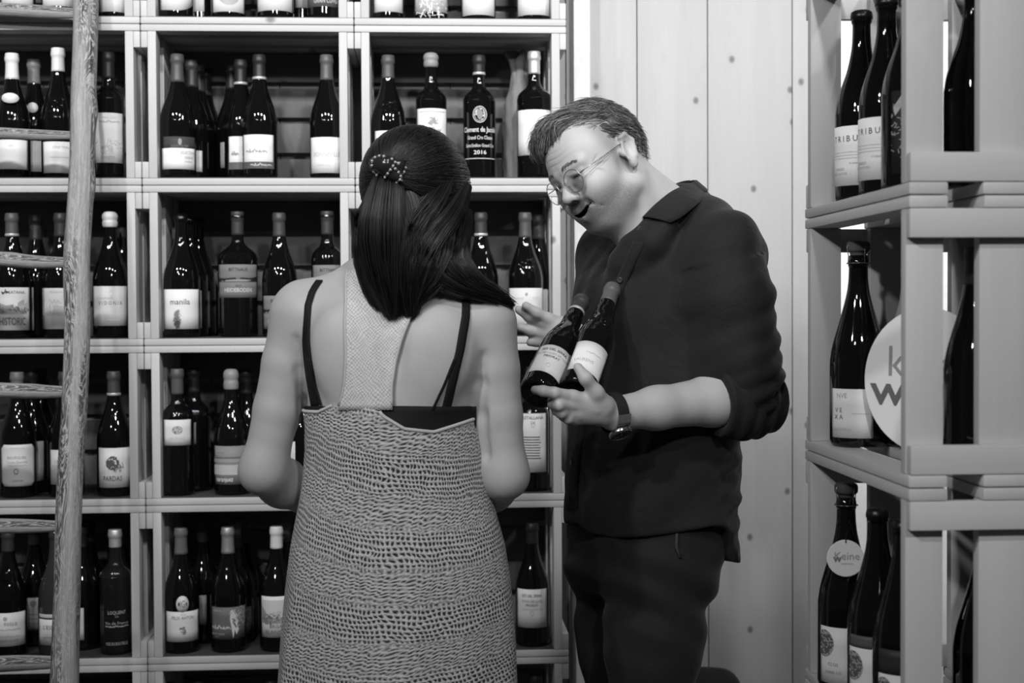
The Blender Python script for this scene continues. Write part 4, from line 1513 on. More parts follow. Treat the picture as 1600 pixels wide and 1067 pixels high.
def head_prims(S, O, Fv, Lv, Uv, s=1.0, male=True):
    """a head with brow, nose, lips, chin, ears; local axes front, left, up; origin midway between the eyes, on the ear-to-ear line"""
    R = np.array([Fv, Lv, Uv], f32).T

    KU = .88 if male else 1.0

    def W(f, l, u):
        if male and f > .04 and u < -.055:
            f = f - .011 * min(1.0, (-u - .055) / .025)
        if u < 0 and f > .04:
            u = u * KU
        elif u < 0 and male:
            u = u * .95
        return O + Fv * (f * s) + Lv * (l * s) + Uv * (u * s)

    def E(c, r, k=.015, op='u', rot=None):
        Rm = R if rot is None else R @ rot
        S.ell(W(*c), np.array(r) * s, Rm, k * s, op)

    def Cn(a, b, r1, r2, k=.012, op='u'):
        S.cone(W(*a), W(*b), r1 * s, r2 * s, k * s, op)
    E((-.018, 0, .030), (.100, .076, .090), .0)
    E((.030, 0, .022), (.062, .066, .070), .03)
    E((.030, 0, -.045), (.056, .058, .070), .03)
    if male:
        Cn((-.005, .054, -.070), (.068, .016, -.108), .016, .016, .025)
        Cn((-.005, -.054, -.070), (.068, -.016, -.108), .016, .016, .025)
        E((.074, 0, -.106), (.021, .026, .018), .02)
        E((.035, 0, -.090), (.040, .042, .026), .025)
    else:
        Cn((0, .048, -.066), (.066, .010, -.102), .014, .013, .025)
        Cn((0, -.048, -.066), (.066, -.010, -.102), .014, .013, .025)
        E((.072, 0, -.100), (.017, .018, .015), .02)
    # cheeks, brow
    for q in (1, -1):
        E((.058, .040 * q, -.036), (.030, .025, .026), .02)
        E((.062, .030 * q, -.062), (.028, .020, .024), .02)
        Cn((.086, .010 * q, .016), (.074, .046 * q, .018), .0095, .0085, .012)
        # eye socket and closed-ish eye
        E((.104, .032 * q, -.002), (.020, .017, .0115), .010, 's')
        E((.0735, .0315 * q, -.003), (.0155, .0165, .0120), .004)
        Cn((.0865, .020 * q, .0055), (.0800, .046 * q, .0035), .0042, .0036, .004)
        Cn((.0880, .020 * q, -.0125), (.0800, .046 * q, -.0095), .0040, .0032, .005)
        E((.0925, .0315 * q, -.0035), (.0070, .0130, .0024), .0015, 's')
    # nose
    nt_ = .109 if not male else .1035
    nu_ = -.043 if not male else -.0355
    Cn((.084, 0, .006), (nt_ + .001, 0, nu_ + .003), .0080, .0105, .010)
    E((nt_, 0, nu_), (.0112, .0122, .0102), .006)
    for q in (1, -1):
        E((nt_ - .0110, .0128 * q, nu_ - .004), (.0125, .0085, .0085), .006)
        E((nt_ - .003, .0062 * q, nu_ - .0105), (.006, .0040, .0030), .002, 's')
    # mouth: muzzle, lips, smiling opening
    E((.080, 0, -.074), (.024, .034, .024), .016)
    if male:
        Cn((.097, -.020, -.0660), (.1050, 0, -.0690), .0045, .0058, .006)
        Cn((.097, .020, -.0660), (.1050, 0, -.0690), .0045, .0058, .006)
        Cn((.091, -.021, -.0800), (.1010, 0, -.0865), .0048, .0066, .006)
        Cn((.091, .021, -.0800), (.1010, 0, -.0865), .0048, .0066, .006)
        for q in (1, -1):
            # smile fold from nose wing past the corner of the mouth
            Cn((.098, .024 * q, -.052), (.084, .038 * q, -.078), .0028, .0022, .009, 's')
        Fn_, Ln_, Un_, On_ = [np.array(v_, f32) for v_ in (Fv, Lv, Uv, O)]

        def mouth(p):
            q_ = p - On_
            f, l, u = q_ @ Fn_, np.abs(q_ @ Ln_), q_ @ Un_
            hh = MOUTH_H * np.sqrt(np.maximum(1 - (l / .029) ** 2, 0))
            uc = MOUTH_U + .0115 * (l / .028) ** 2
            return np.maximum(np.maximum(np.abs(u - uc) - hh, .074 - f), l - .029).astype(f32)
        S.add('s', .0015, mouth, O + Fv * .09 + Uv * MOUTH_U, .036)
    else:
        Cn((.097, -.016, -.0700), (.1030, 0, -.0700), .0042, .0052, .006)
        Cn((.097, .016, -.0700), (.1030, 0, -.0700), .0042, .0052, .006)
        Cn((.095, -.015, -.0790), (.1010, 0, -.0810), .0042, .0058, .006)
        Cn((.095, .015, -.0790), (.1010, 0, -.0810), .0042, .0058, .006)
    # ears
    for q in (1, -1):
        tilt = np.array(Matrix.Rotation(math.radians(16 * q), 3, 'Z'), f32) @ np.array(Matrix.Rotation(math.radians(-12), 3, 'Y'), f32)
        E((-.016, .0785 * q, -.006), (.0185, .0075, .0315), .008, 'u', tilt)
        E((-.010, .0855 * q, -.004), (.0105, .0062, .0190), .004, 's', tilt)
        Cn((-.030, .084 * q, .008), (-.020, .084 * q, .0245), .0040, .0042, .004)
        Cn((-.020, .084 * q, .0245), (-.006, .082 * q, .0215), .0042, .0036, .004)
        Cn((-.030, .084 * q, .008), (-.022, .082 * q, -.022), .0040, .0042, .004)
        E((-.010, .078 * q, -.033), (.0085, .0055, .0100), .006)
        Cn((.002, .078 * q, -.010), (.004, .076 * q, -.002), .0045, .0035, .004)


def head_tone(p, O, Fv, Lv, Uv, s, male):
    q = (p - np.array(O, f32))
    f, l, u = [(q @ np.array(v, f32)) / s for v in (Fv, Lv, Uv)]
    al = np.abs(l)
    if male:
        u = np.where(u < 0, u / .89, u)
    t = np.ones(len(p), f32)
    near = (f > -.12) & (f < .14) & (al < .1) & (u > -.15) & (u < .14)

    def bump(x):
        return np.exp(-x)
    nz = .5 + .5 * wnoise(p, 900, 1) * wnoise(p, 500, 2)
    if male:
        jaw = 1 / (1 + np.exp((u + .060 + .25 * np.maximum(.03 - f, 0)) / .006)) / (1 + np.exp(-(f - .006) / .007)) / (1 + np.exp(-(u + .122) / .004))
        cheek = 1 / (1 + np.exp((al - .060 + (u + .06) * .3) / .004))
        t *= 1 - .42 * jaw * (.6 + .7 * nz)
        mo = bump(((f - .095) / .035) ** 2 + (l / .027) ** 4 + ((u + .060 - .15 * al) / .0095) ** 4)
        t *= 1 - .72 * np.clip(mo * 1.6, 0, 1) * (.75 + .4 * nz)
        ch = bump(((f - .080) / .03) ** 2 + (l / .020) ** 2 + ((u + .100) / .010) ** 2)
        t *= 1 - .55 * ch
        side = 1 / (1 + np.exp(-(u - .012 - .25 * np.maximum(f - .02, 0)) / .006)) / (1 + np.exp((f - .035) / .006)) * (al > .03)
        t *= 1 - .45 * side * near
        burn = bump(((f - .012) / .010) ** 2 + ((al - .074) / .02) ** 2 + ((u + .010) / .02) ** 2)
        t *= 1 - .35 * burn
    if male:
        ur = q @ np.array(Uv, f32)
        uc = MOUTH_U + .0115 * (al / .028) ** 2
        hh = MOUTH_H * np.sqrt(np.maximum(1 - (al / .029) ** 2, 0))
        inside = (np.abs(ur - uc) < hh + .0004) & (f > .06) & (al < .030)
        t = np.where(inside, .05, t)
        lipb = bump(((np.abs(ur - uc) - hh - .004) / .0045) ** 2) * (f > .08) * (al < .028)
        t *= 1 - .22 * lipb
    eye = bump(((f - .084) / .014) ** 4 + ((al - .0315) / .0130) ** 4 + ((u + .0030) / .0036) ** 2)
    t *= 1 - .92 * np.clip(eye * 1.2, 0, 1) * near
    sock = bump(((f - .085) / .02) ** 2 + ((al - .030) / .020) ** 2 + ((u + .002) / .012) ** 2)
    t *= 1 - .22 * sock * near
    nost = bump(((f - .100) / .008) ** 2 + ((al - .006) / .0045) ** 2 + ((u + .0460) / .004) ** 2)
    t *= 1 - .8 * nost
    return np.clip(t, .02, 1.2)


def hand_chain(S, pts, rads, k=.006):
    S.chain(pts, rads, k)


# ------------------------------------------------------------------ the man
MD = 2.80                                     # distance of his trunk
UVv = cvec(-.49, .872, 0).normalized()
Vv = cvec(.872, .49, 0).normalized()
Zc = cvec(0, 0, 1)
A_ = math.radians(55)
LVv = (Vv * math.cos(A_) + Zc * math.sin(A_)).normalized()
FVv = (Vv * -math.sin(A_) + Zc * math.cos(A_)).normalized()
HS = 1.0
EYES = P(891, 281, 2.66)
HO = EYES - FVv * (.078 * HS)                  # origin on the ear line

man = empty('person', (P(1000, 900, MD).x, P(1000, 900, MD).y, .012))
tag(man, 'man in dark shirt and trousers with round glasses, leaning over to show two bottles', 'person')
MO = Vector(man.location)

YAWB = math.radians(0)
FB = Vector((-.866, -.5, 0))
LBd = Vector((.5, -.866, 0))
YAW_M = math.atan2(LBd.y, LBd.x)


def tz(rows, depth, da=0.0, db=0.0):
    out = []
    for y, cx, a, b in rows:
        p = P(cx, y, depth)
        out.append((p.z, p.x, p.y, a + da, b + db))
    return out


TORSO_M = [(352, 1040, .085, .060), (368, 1040, .140, .085), (390, 1036, .185, .105), (440, 1032, .200, .128), (500, 1027, .203, .140), (600, 1021, .192, .144), (700, 1018, .188, .148), (800, 1016, .190, .152), (900, 1016, .190, .150)]
S_L, E_L, W_L = P(1128, 392, 2.635), P(1172, 618, 2.65), P(960, 646, 2.505)
S_R, E_R, W_R = P(948, 398, 2.94), P(962, 600, 2.97), P(893, 545, 2.745)

BM = Sdf()
BM.loft(tz([r_ for r_ in TORSO_M if r_[0] < 750], MD, -.028, -.028), YAW_M, k=.0)
NB = P(1052, 352, 2.77)
head_prims(BM, HO, FVv, LVv, UVv, HS, True)
skull_base = HO - FVv * .030 - UVv * .045
BM.cone(NB, skull_base, .066, .060, .02)
BM.cone(P(1010, 385, 2.72), HO + FVv * .012 - UVv * .085, .045, .042, .03)
# sternomastoid
BM.cone(P(1012, 372, 2.70), HO - FVv * .030 + LVv * .050 - UVv * .050, .012, .014, .02)
BM.chain([S_L, E_L], [.048, .042], .03)
fm = E_L * .72 + W_L * .28
BM.chain([E_L, fm, E_L * .3 + W_L * .7, W_L], [.041, .0455, .0365, .0290], .02)
BM.chain([S_R, E_R, W_R], [.05, .042, .030], .02)
# left hand under the two bottles
def PH(x, y, d):
    return P(x, y, d - .045)


BM.cone(W_L, PH(922, 632, 2.515), .0265, .0230, .014)
BM.cone(PH(938, 646, 2.525), PH(903, 645, 2.502), .0215, .0165, .012)
BM.cone(PH(938, 632, 2.516), PH(899, 626, 2.492), .0175, .0145, .012)
mcp = [PH(895, 620, 2.487), PH(892, 632, 2.489), PH(893, 644, 2.496), PH(899, 655, 2.506)]
BM.chain([PH(925, 630, 2.505), mcp[0], PH(866, 614, 2.464), PH(849, 611, 2.460), PH(836, 609, 2.462)], [.0135, .0118, .0098, .0090, .0076], .006)
BM.chain([PH(922, 637, 2.507), mcp[1], PH(873, 633, 2.468), PH(864, 631, 2.482), PH(862, 626, 2.500)], [.0135, .0118, .0102, .0092, .0080], .005)
BM.chain([PH(922, 645, 2.510), mcp[2], PH(877, 645, 2.478), PH(870, 641, 2.493), PH(869, 635, 2.510)], [.0135, .0112, .0098, .0090, .0078], .005)
BM.chain([PH(926, 652, 2.515), mcp[3], PH(887, 654, 2.490), PH(880, 650, 2.503), PH(878, 645, 2.515)], [.0125, .0102, .0090, .0082, .0072], .005)
BM.chain([PH(944, 634, 2.515), PH(931, 613, 2.494), PH(915, 591, 2.480), PH(903, 574, 2.486)], [.0170, .0128, .0106, .0084], .009)
# tendons and knuckles on the back of the hand
for m_, x_ in zip(mcp[:3], (930, 932, 934)):
    BM.cone(m_ + cvec(0, 0, .004), PH(x_, 640, 2.502), .0100, .0075, .004)
# right hand, open, behind the bottle necks
rp = P(868, 517, 2.725)
BM.cone(W_R, P(872, 522, 2.73), .026, .024, .02)
BM.cone(P(880, 508, 2.73), P(866, 528, 2.728), .017, .016, .016)
BM.chain([P(876, 510, 2.73), P(858, 499, 2.722), P(838, 489, 2.712), P(822, 478, 2.705)], [.0150, .0115, .0100, .0085], .008)
BM.chain([P(872, 516, 2.73), P(849, 506, 2.728), P(828, 495, 2.722), P(811, 484, 2.72)], [.0150, .0115, .0102, .0086], .008)
BM.chain([P(870, 523, 2.73), P(848, 521, 2.732), P(828, 517, 2.728), P(813, 512, 2.722)], [.0145, .0110, .0096, .0082], .008)
BM.chain([P(874, 530, 2.73), P(854, 533, 2.735), P(840, 534, 2.735), P(828, 535, 2.732)], [.013, .0100, .0088, .0076], .008)
BM.chain([P(884, 528, 2.735), P(896, 520, 2.735), P(905, 512, 2.735)], [.015, .0118, .0090], .010)

V, Fq = mesh_sdf(BM, np.array(P(780, 1000, 3.0)) - [.05, .75, .1], np.array(P(1240, 120, 3.0)) + [.05, .15, .1], .0028)
tone = head_tone(V, HO, FVv, LVv, UVv, HS, True)
# forearm hair shade and nails
V = V - np.array(MO, f32)
man_body = np_mesh('body', V, Fq, M_SKIN_M, man, tone, 1)
qh = V + np.array(MO, f32) - np.array(HO, f32)
hp_ = np.stack([qh @ np.array(v_, f32) for v_ in (FVv, LVv, UVv)], 1)
at = man_body.data.attributes.new('headpos', 'FLOAT_VECTOR', 'POINT')
at.data.foreach_set('vector', hp_.astype(np.float32).ravel())
hf, hl_, hu = hp_.T
ha = np.abs(hl_)
sg = lambda x: 1 / (1 + np.exp(-x))
beard = sg((-.046 - .22 * np.maximum(.035 - hf, 0) - hu) / .005) * sg((hf - .002) / .006) * sg((hu + .112) / .005)
beard = np.maximum(beard, np.exp(-((hl_ / .028) ** 4 + ((hu + .052) / .010) ** 4)) * (hf > .06) * 1.25)
beard = np.maximum(beard, .7 * np.exp(-(((hf - .016) / .010) ** 2 + ((hu + .012) / .022) ** 2)) * (ha > .05))
at = man_body.data.attributes.new('beard', 'FLOAT', 'POINT')
at.data.foreach_set('value', beard.astype(np.float32))


# -------- shirt
def shirt_sdf():
    S = Sdf()
    S.loft(tz(TORSO_M, MD), YAW_M, k=.0, n=2.15, capr=.03)
    # shoulder yoke
    S.cone(P(1070, 352, 2.76), P(1118, 380, 2.67), .060, .064, .05)
    S.cone(P(1090, 362, 2.80), P(1140, 400, 2.70), .060, .062, .06)
    S.cone(P(1015, 372, 2.84), P(958, 392, 2.92), .048, .058, .04)
    S.cone(P(1060, 340, 2.80), P(1040, 372, 2.78), .062, .070, .04)
    # near sleeve, full and bunched above the rolled cuff
    S.chain([S_L + Vector((.004, 0, -.005)), P(1140, 470, 2.63), P(1150, 545, 2.635), P(1158, 590, 2.64)], [.066, .074, .073, .070], .035)
    S.cone(P(1158, 590, 2.64), P(1160, 622, 2.642), .070, .062, .03)
    # far sleeve
    S.chain([S_R, P(948, 480, 2.95), E_R], [.062, .064, .060], .035)
    S.cone(E_R, E_R * .55 + W_R * .45, .058, .050, .02)
    # chest and belly volume towards the front
    S.ell(P(990, 480, 2.79), (.09, .09, .10), None, .06)
    S.ell(P(985, 720, 2.74), (.10, .10, .14), None, .06)
    return S


SH = shirt_sdf()
arm_ax = np.array((E_L - S_L).normalized(), f32)
sl0 = np.array(S_L, f32)
hemz = {k: P(1000, y, MD).z for k, y in (('front', 818), ('side', 800), ('back', 874))}
FBn, LBn = np.array(FB, f32), np.array(LBd, f32)
tc0 = np.array(P(1016, 800, MD), f32)


def hem(p):
    d = p - tc0
    f = d @ FBn
    l = d @ LBn
    ang = f / (np.sqrt(f * f + l * l) + 1e-6)
    fr = np.clip(ang, 0, 1)
    bk = 1 / (1 + np.exp((ang + .32) / .06))
    z = hemz['side'] + (hemz['front'] - hemz['side']) * np.sin(fr * 1.57) + (hemz['back'] - hemz['side']) * bk + .006 * np.sin(l * 30 + f * 20)
    return (z - p[:, 2]).astype(f32)


def folds(p):
    """creases: rings of cloth on the bent sleeve, drag lines over the trunk"""
    q = p - sl0
    t = q @ arm_ax
    side = q @ np.array(cvec(1, 0, 0), f32)
    out = np.zeros(len(p), f32)
    near_arm = np.exp(-(np.maximum(np.linalg.norm(q - t[:, None] * arm_ax, axis=1) - .07, 0) / .02) ** 2) * (t > .02)
    ring = np.sin(t * 150 + side * 38 + 2.6 * wnoise(p, 16, 1)) + .6 * np.sin(t * 96 - side * 55 + 3 * wnoise(p, 14, 2))
    out += near_arm * np.clip((t - .01) / .12, .15, 1) * .0030 * ring
    trunk = 1 - near_arm
    dz = p[:, 2]
    drag = np.sin((p @ FBn) * 46 + dz * 36 + 3.0 * wnoise(p, 8, 0)) * .0028 + np.sin((p @ LBn) * 60 - dz * 22 + 3.2 * wnoise(p, 7, 3)) * .0032
    out += trunk * drag + .0022 * wnoise(p, 34, 4)
    return out.astype(f32)


SH.add('d', 0, folds)
SH.add('m', .004, hem)
# neck opening
SH.cone(P(1030, 300, 2.70), P(1040, 330, 2.738), .064, .058, .008, 's')
SH.chain([P(1014, 346, 2.672), P(990, 378, 2.684), P(972, 410, 2.700), P(962, 440, 2.720)], [.012, .018, .020, .018], .028)
SH.chain([P(1046, 350, 2.650), P(1020, 378, 2.660), P(1000, 405, 2.680)], [.016, .022, .024], .028)
# sleeve mouth
SH.cone(P(1130, 632, 2.60), P(1040, 640, 2.53), .046, .048, .006, 's')
V, Fq = mesh_sdf(SH, np.array(P(860, 900, 3.0)) - [.05, .62, .05], np.array(P(1240, 280, 3.0)) + [.05, .15, .08], .0042)


def cloth_mat(key, tone, rough=.75, wscale=900, bump=.35):
    m, nt, b = new_mat(key)
    tc = node(nt, 'ShaderNodeTexCoord')
    n1 = node(nt, 'ShaderNodeTexNoise', i_Scale=wscale, i_Detail=2.0)
    mp = node(nt, 'ShaderNodeMapping')
    mp.inputs['Scale'].default_value = (1, 1, .12)
    nt.links.new(tc.outputs['Object'], mp.inputs['Vector'])
    nt.links.new(mp.outputs[0], n1.inputs['Vector'])
    n2 = node(nt, 'ShaderNodeTexNoise', i_Scale=14.0, i_Detail=5.0, i_Roughness=.6, i_Distortion=.8)
    nt.links.new(tc.outputs['Object'], n2.inputs['Vector'])
    n3 = node(nt, 'ShaderNodeTexNoise', i_Scale=wscale, i_Detail=2.0)
    mp3 = node(nt, 'ShaderNodeMapping')
    mp3.inputs['Scale'].default_value = (.12, .12, 1)
    nt.links.new(tc.outputs['Object'], mp3.inputs['Vector'])
    nt.links.new(mp3.outputs[0], n3.inputs['Vector'])
    v = math_node(nt, 'ADD', .72, math_node(nt, 'MULTIPLY', math_node(nt, 'ADD', n1.outputs['Fac'], n3.outputs['Fac']), .28))
    v = math_node(nt, 'MULTIPLY', v, tone)
    nt.links.new(v, b.inputs['Base Color'])
    b.inputs['Roughness'].default_value = rough
    b.inputs['Specular IOR Level'].default_value = .2
    b.inputs['Sheen Weight'].default_value = .08
    b1 = node(nt, 'ShaderNodeBump', i_Strength=bump, i_Distance=.012)
    nt.links.new(n2.outputs['Fac'], b1.inputs['Height'])
    b2 = node(nt, 'ShaderNodeBump', i_Strength=.25, i_Distance=.0006)
    nt.links.new(math_node(nt, 'ADD', n1.outputs['Fac'], n3.outputs['Fac']), b2.inputs['Height'])
    nt.links.new(b1.outputs['Normal'], b2.inputs['Normal'])
    nt.links.new(b2.outputs['Normal'], b.inputs['Normal'])
    return m


M_SHIRT = cloth_mat('shirt_linen', .015, bump=.4)
M_TROUS = cloth_mat('trouser_cotton', .013, .8, 1200, .25)
shirt = np_mesh('shirt', V - np.array(MO, f32), Fq, M_SHIRT, man, None, 1)
shirt['label'] = 'dark linen shirt with rolled sleeves'
MOn = np.array(MO, f32)

# rolled cuff around the forearm
CU = Sdf()
ax_f = (W_L - E_L).normalized()
c0 = P(1118, 626, 2.61)
cu_a, cu_b = c0 - ax_f * .030, c0 + ax_f * .012
CU.cone(P(1178, 628, 2.66), P(1120, 622, 2.605), .066, .057, .01)
CU.cone(P(1160, 640, 2.64), P(1128, 628, 2.606), .058, .058, .012)
CU.add('d', 0, lambda p: (.0028 * np.sin((p @ np.array(ax_f, f32)) * 190 + 2.5 * wnoise(p, 22, 1)) + .003 * wnoise(p, 50, 2)).astype(f32))
nrm = np.array(ax_f, f32)
mouth = np.array(P(1118, 624, 2.605), f32)
CU.add('m', .006, lambda p: ((p - mouth) @ nrm - .004 - .02 * ((p - mouth) @ np.array(cvec(0, 1, 0), f32))).astype(f32))
CU.cone(P(1150, 627, 2.625), P(1060, 636, 2.57), .044, .050, .004, 's')
V, Fq = mesh_sdf(CU, np.array(P(1080, 720, 2.65)) - [.03, .16, .02], np.array(P(1240, 540, 2.65)) + [.05, .14, .03], .0035)
cuff = np_mesh('rolled_cuff', V - MOn, Fq, M_SHIRT, man, None, 1)
KN = Sdf()
KN.chain([P(1200, 634, 2.655), P(1208, 632, 2.65), P(1213, 628, 2.65)], [.012, .008, .010], .006)
V, Fq = mesh_sdf(KN, np.array(P(1185, 650, 2.65)) - [.02, .05, .02], np.array(P(1225, 610, 2.65)) + [.02, .05, .02], .002)
np_mesh('cuff_tab', V - MOn, Fq, M_SHIRT, man, None, 1)

# -------- collar: neck band and folded leaf, open at the throat
def crom(pts, n):
    m0 = len(pts)
    out = []
    for t in np.linspace(0, m0 - 1, n):
        i = min(int(t), m0 - 2)
        f = t - i
        p0, p1, p2, p3 = pts[max(i - 1, 0)], pts[i], pts[i + 1], pts[min(i + 2, m0 - 1)]
        out.append(.5 * (2 * p1 + (p2 - p0) * f + (2 * p0 - 5 * p1 + 4 * p2 - p3) * f * f + (3 * p1 - p0 - 3 * p2 + p3) * f ** 3))
    return out


neck_ax = (skull_base - NB).normalized()
NCOL = 40
c_top = crom([P(1004, 340, 2.665), P(1026, 318, 2.66), P(1054, 297, 2.685), P(1089, 283, 2.765), P(1062, 287, 2.835), P(1020, 312, 2.84), P(985, 350, 2.77)], NCOL)
c_leaf = crom([P(1047, 348, 2.628), P(1066, 338, 2.632), P(1095, 314, 2.685), P(1103, 303, 2.79), P(1066, 300, 2.875), P(1010, 335, 2.88), P(966, 374, 2.80)], NCOL)
c_in = [p - neck_ax * .030 + (CAM_P - p).normalized() * -.004 for p in c_top]
vs, fs = [], []
for a_, b_, c_ in zip(c_in, c_top, c_leaf):
    out_ = (c_ - b_)
    mid_axis = neck_ax * .006
    row = [a_, a_.lerp(b_, .6), b_, b_ + (c_ - b_) * .12 + mid_axis * .8, b_ + (c_ - b_) * .4 + mid_axis * 1.0, b_ + (c_ - b_) * .72 + mid_axis * .6, c_]
    vs += [r - MO for r in row]
m_ = 7
for i in range(NCOL - 1):
    for j in range(m_ - 1):
        a_ = i * m_ + j
        fs.append((a_, a_ + 1, a_ + m_ + 1, a_ + m_))
col = mesh_obj('collar', vs, fs, M_SHIRT, man)
sd = col.modifiers.new('thick', 'SOLIDIFY')
sd.thickness = .003
sd.offset = 0

# -------- placket and buttons
pk = [(1004, 354), (993, 382), (980, 410), (967, 440), (955, 475), (942, 520), (930, 570), (918, 620), (905, 670), (895, 715), (890, 760), (890, 795)]
vs, fs = [], []
for i, (x, y) in enumerate(pk):
    w_ = 9
    for dx in (-w_, -w_ * .4, w_ * .4, w_):
        p, g = trace(SH, x + dx + 4, y, 2.4, 3.0, .0022)
        vs.append(p - MO)
for i in range(len(pk) - 1):
    for j in range(3):
        a = i * 4 + j
        fs.append((a, a + 1, a + 5, a + 4))
pkt = mesh_obj('placket', vs, fs, M_SHIRT, man)
sd = pkt.modifiers.new('thick', 'SOLIDIFY')
sd.thickness = .003
sd.offset = 1
for bx, by in ((967, 437), (938, 540), (914, 640), (893, 722)):
    p, g = trace(SH, bx + 3, by, 2.4, 3.0, .0048)
    M4 = g.to_track_quat('Z', 'Y').to_matrix().to_4x4()
    o = lathe_obj('button', [(0, 0), (.0052, 0), (.0056, .0008), (.0052, .0018), (.0040, .0014), (0, .0012)], plain('button', .05, .3, .5), man, 16, key='button')
    o.matrix_local = Matrix.Translation(p - MO) @ M4

# -------- trousers and shoes
TR = Sdf()
hipr = [(800, 1010, .170, .130), (850, 1008, .172, .135), (890, 1006, .170, .130), (925, 1004, .150, .115)]
TR.loft(tz(hipr, MD), YAW_M, k=.0, n=2.2)
hl, hr = P(1030, 885, 2.73), P(972, 885, 2.87)
kl, kr = P(1010, 1175, 2.70), P(985, 1175, 2.85)
al_, ar_ = Vector((P(1010, 1100, 2.76).x, P(1010, 1100, 2.76).y, .09)), Vector((P(975, 1100, 2.86).x, P(975, 1100, 2.86).y, .09))
TR.chain([hl, hl * .6 + kl * .4, kl, al_ + Vector((0, 0, .30)), al_], [.102, .090, .070, .060, .052], .03)
TR.chain([hr, hr * .6 + kr * .4, kr, ar_ + Vector((0, 0, .30)), ar_], [.104, .092, .070, .060, .052], .03)


def tfold(p):
    z = p[:, 2]
    a = .0045 * np.exp(-((z - P(1000, 905, MD).z) / .10) ** 2) * np.sin((p @ FBn) * 42 - z * 75 + 2 * wnoise(p, 9, 1))
    return (a + .003 * wnoise(p, 20, 2) + .0025 * np.sin(z * 70 + 4 * wnoise(p, 9, 3)) * wnoise(p, 12, 5)).astype(f32)


TR.add('d', 0, tfold)
V, Fq = mesh_sdf(TR, np.array((P(860, 1000, 3.0).x - .05, 2.42, .07)), np.array((P(1180, 780, 3.0).x, 3.1, P(1000, 790, MD).z)), .006)
np_mesh('trousers', V - MOn, Fq, M_TROUS, man, None, 1)
# pocket welt on the near hip
vs, fs = [], []
for i, (x, y) in enumerate([(1060, 812), (1057, 835), (1056, 855), (1062, 872)]):
    for dx in (-2.2, 2.2):
        p, g = trace(TR, x + dx, y, 2.4, 3.0, .0015)
        vs.append(p - MO)
for i in range(3):
    fs.append((2 * i, 2 * i + 1, 2 * i + 3, 2 * i + 2))
pw_ = mesh_obj('pocket_welt', vs, fs, plain('welt', .035, .8), man)
sd = pw_.modifiers.new('thick', 'SOLIDIFY')
sd.thickness = .003
for an in (al_, ar_):
    SE = Sdf()
    b0 = Vector((an.x, an.y, .012))
    SE.chain([b0 + Vector((0, 0, .05)) - FB * .03, b0 + Vector((0, 0, .045)) + FB * .06, b0 + Vector((0, 0, .035)) + FB * .17], [.045, .044, .034], .02)
    SE.add('m', .006, lambda p, z0=.0126: (z0 - p[:, 2]).astype(f32))
    V, Fq = mesh_sdf(SE, np.array(b0) - [.3, .3, .02], np.array(b0) + [.2, .2, .14], .006)
    np_mesh('shoe', V - MOn, Fq, plain('shoe_leather', .015, .4, .4), man, None, 1)


# -------- hair
def strand_mesh(name, curves, r0, mat, parent, origin, r1=.25):
    """curves: (n, m, 3) points; thin three-sided strands"""
    C = np.asarray(curves, np.float64)
    n, m, _ = C.shape
    d = np.gradient(C, axis=1)
    d /= np.linalg.norm(d, axis=2, keepdims=True) + 1e-9
    up = np.array([.31, .17, .93])
    a = np.cross(d, up)
    a /= np.linalg.norm(a, axis=2, keepdims=True) + 1e-9
    b = np.cross(d, a)
    t = np.linspace(0, 1, m)
    rad = (r0 * (1 - (1 - r1) * t ** 2))[None, :, None]
    Vs = []
    for k in range(3):
        ang = 2 * math.pi * k / 3
        Vs.append(C + (a * math.cos(ang) + b * math.sin(ang)) * rad)
    V = np.stack(Vs, 2).reshape(-1, 3)
    i = np.arange(n)[:, None, None] * m * 3
    j = np.arange(m - 1)[None, :, None] * 3
    k = np.arange(3)[None, None, :]
    k2 = (k + 1) % 3
    Fq = np.stack([i + j + k, i + j + k2, i + j + 3 + k2, i + j + 3 + k], -1).reshape(-1, 4)
    return np_mesh(name, V - np.array(origin), Fq, mat, parent, None, 0)


def hair_mat(key, lo, hi, rough=.32):
    m, nt, b = new_mat(key)
    g = node(nt, 'ShaderNodeNewGeometry')
    r = g.outputs['Random Per Island']
    v = math_node(nt, 'ADD', lo, math_node(nt, 'MULTIPLY', math_node(nt, 'POWER', r, 2.0), hi - lo))
    nt.links.new(v, b.inputs['Base Color'])
    b.inputs['Roughness'].default_value = rough
    b.inputs['Specular IOR Level'].default_value = .5
    return m


M_HAIR_M = hair_mat('hair_man', .022, .30, .38)
M_HAIR_W = hair_mat('hair_woman', .004, .030, .36)

rs = np.random.RandomState(11)
FN, LN, UN, HON = [np.array(v, np.float64) for v in (FVv, LVv, UVv, HO)]


def hl2w(q):
    return HON + q[..., 0:1] * FN + q[..., 1:2] * LN + q[..., 2:3] * UN


CRC, CRR = np.array([-.018, 0, .030]), np.array([.101, .077, .091])


def on_skull(az, el):
    """azimuth 0 = front, +90 left; elevation from ear level up"""
    d = np.stack([np.cos(el) * np.cos(az), np.cos(el) * np.sin(az), np.sin(el)], -1)
    d = d / CRR
    return CRC + d / np.linalg.norm(d / 1.0, axis=-1, keepdims=True) * 1.0 if False else CRC + (d * CRR) / np.linalg.norm(d * CRR / CRR, axis=-1, keepdims=True) * 1.0


def skull_pts(n):
    d = rs.randn(n, 3)
    d /= np.linalg.norm(d, axis=1, keepdims=True)
    return CRC + d * CRR, d


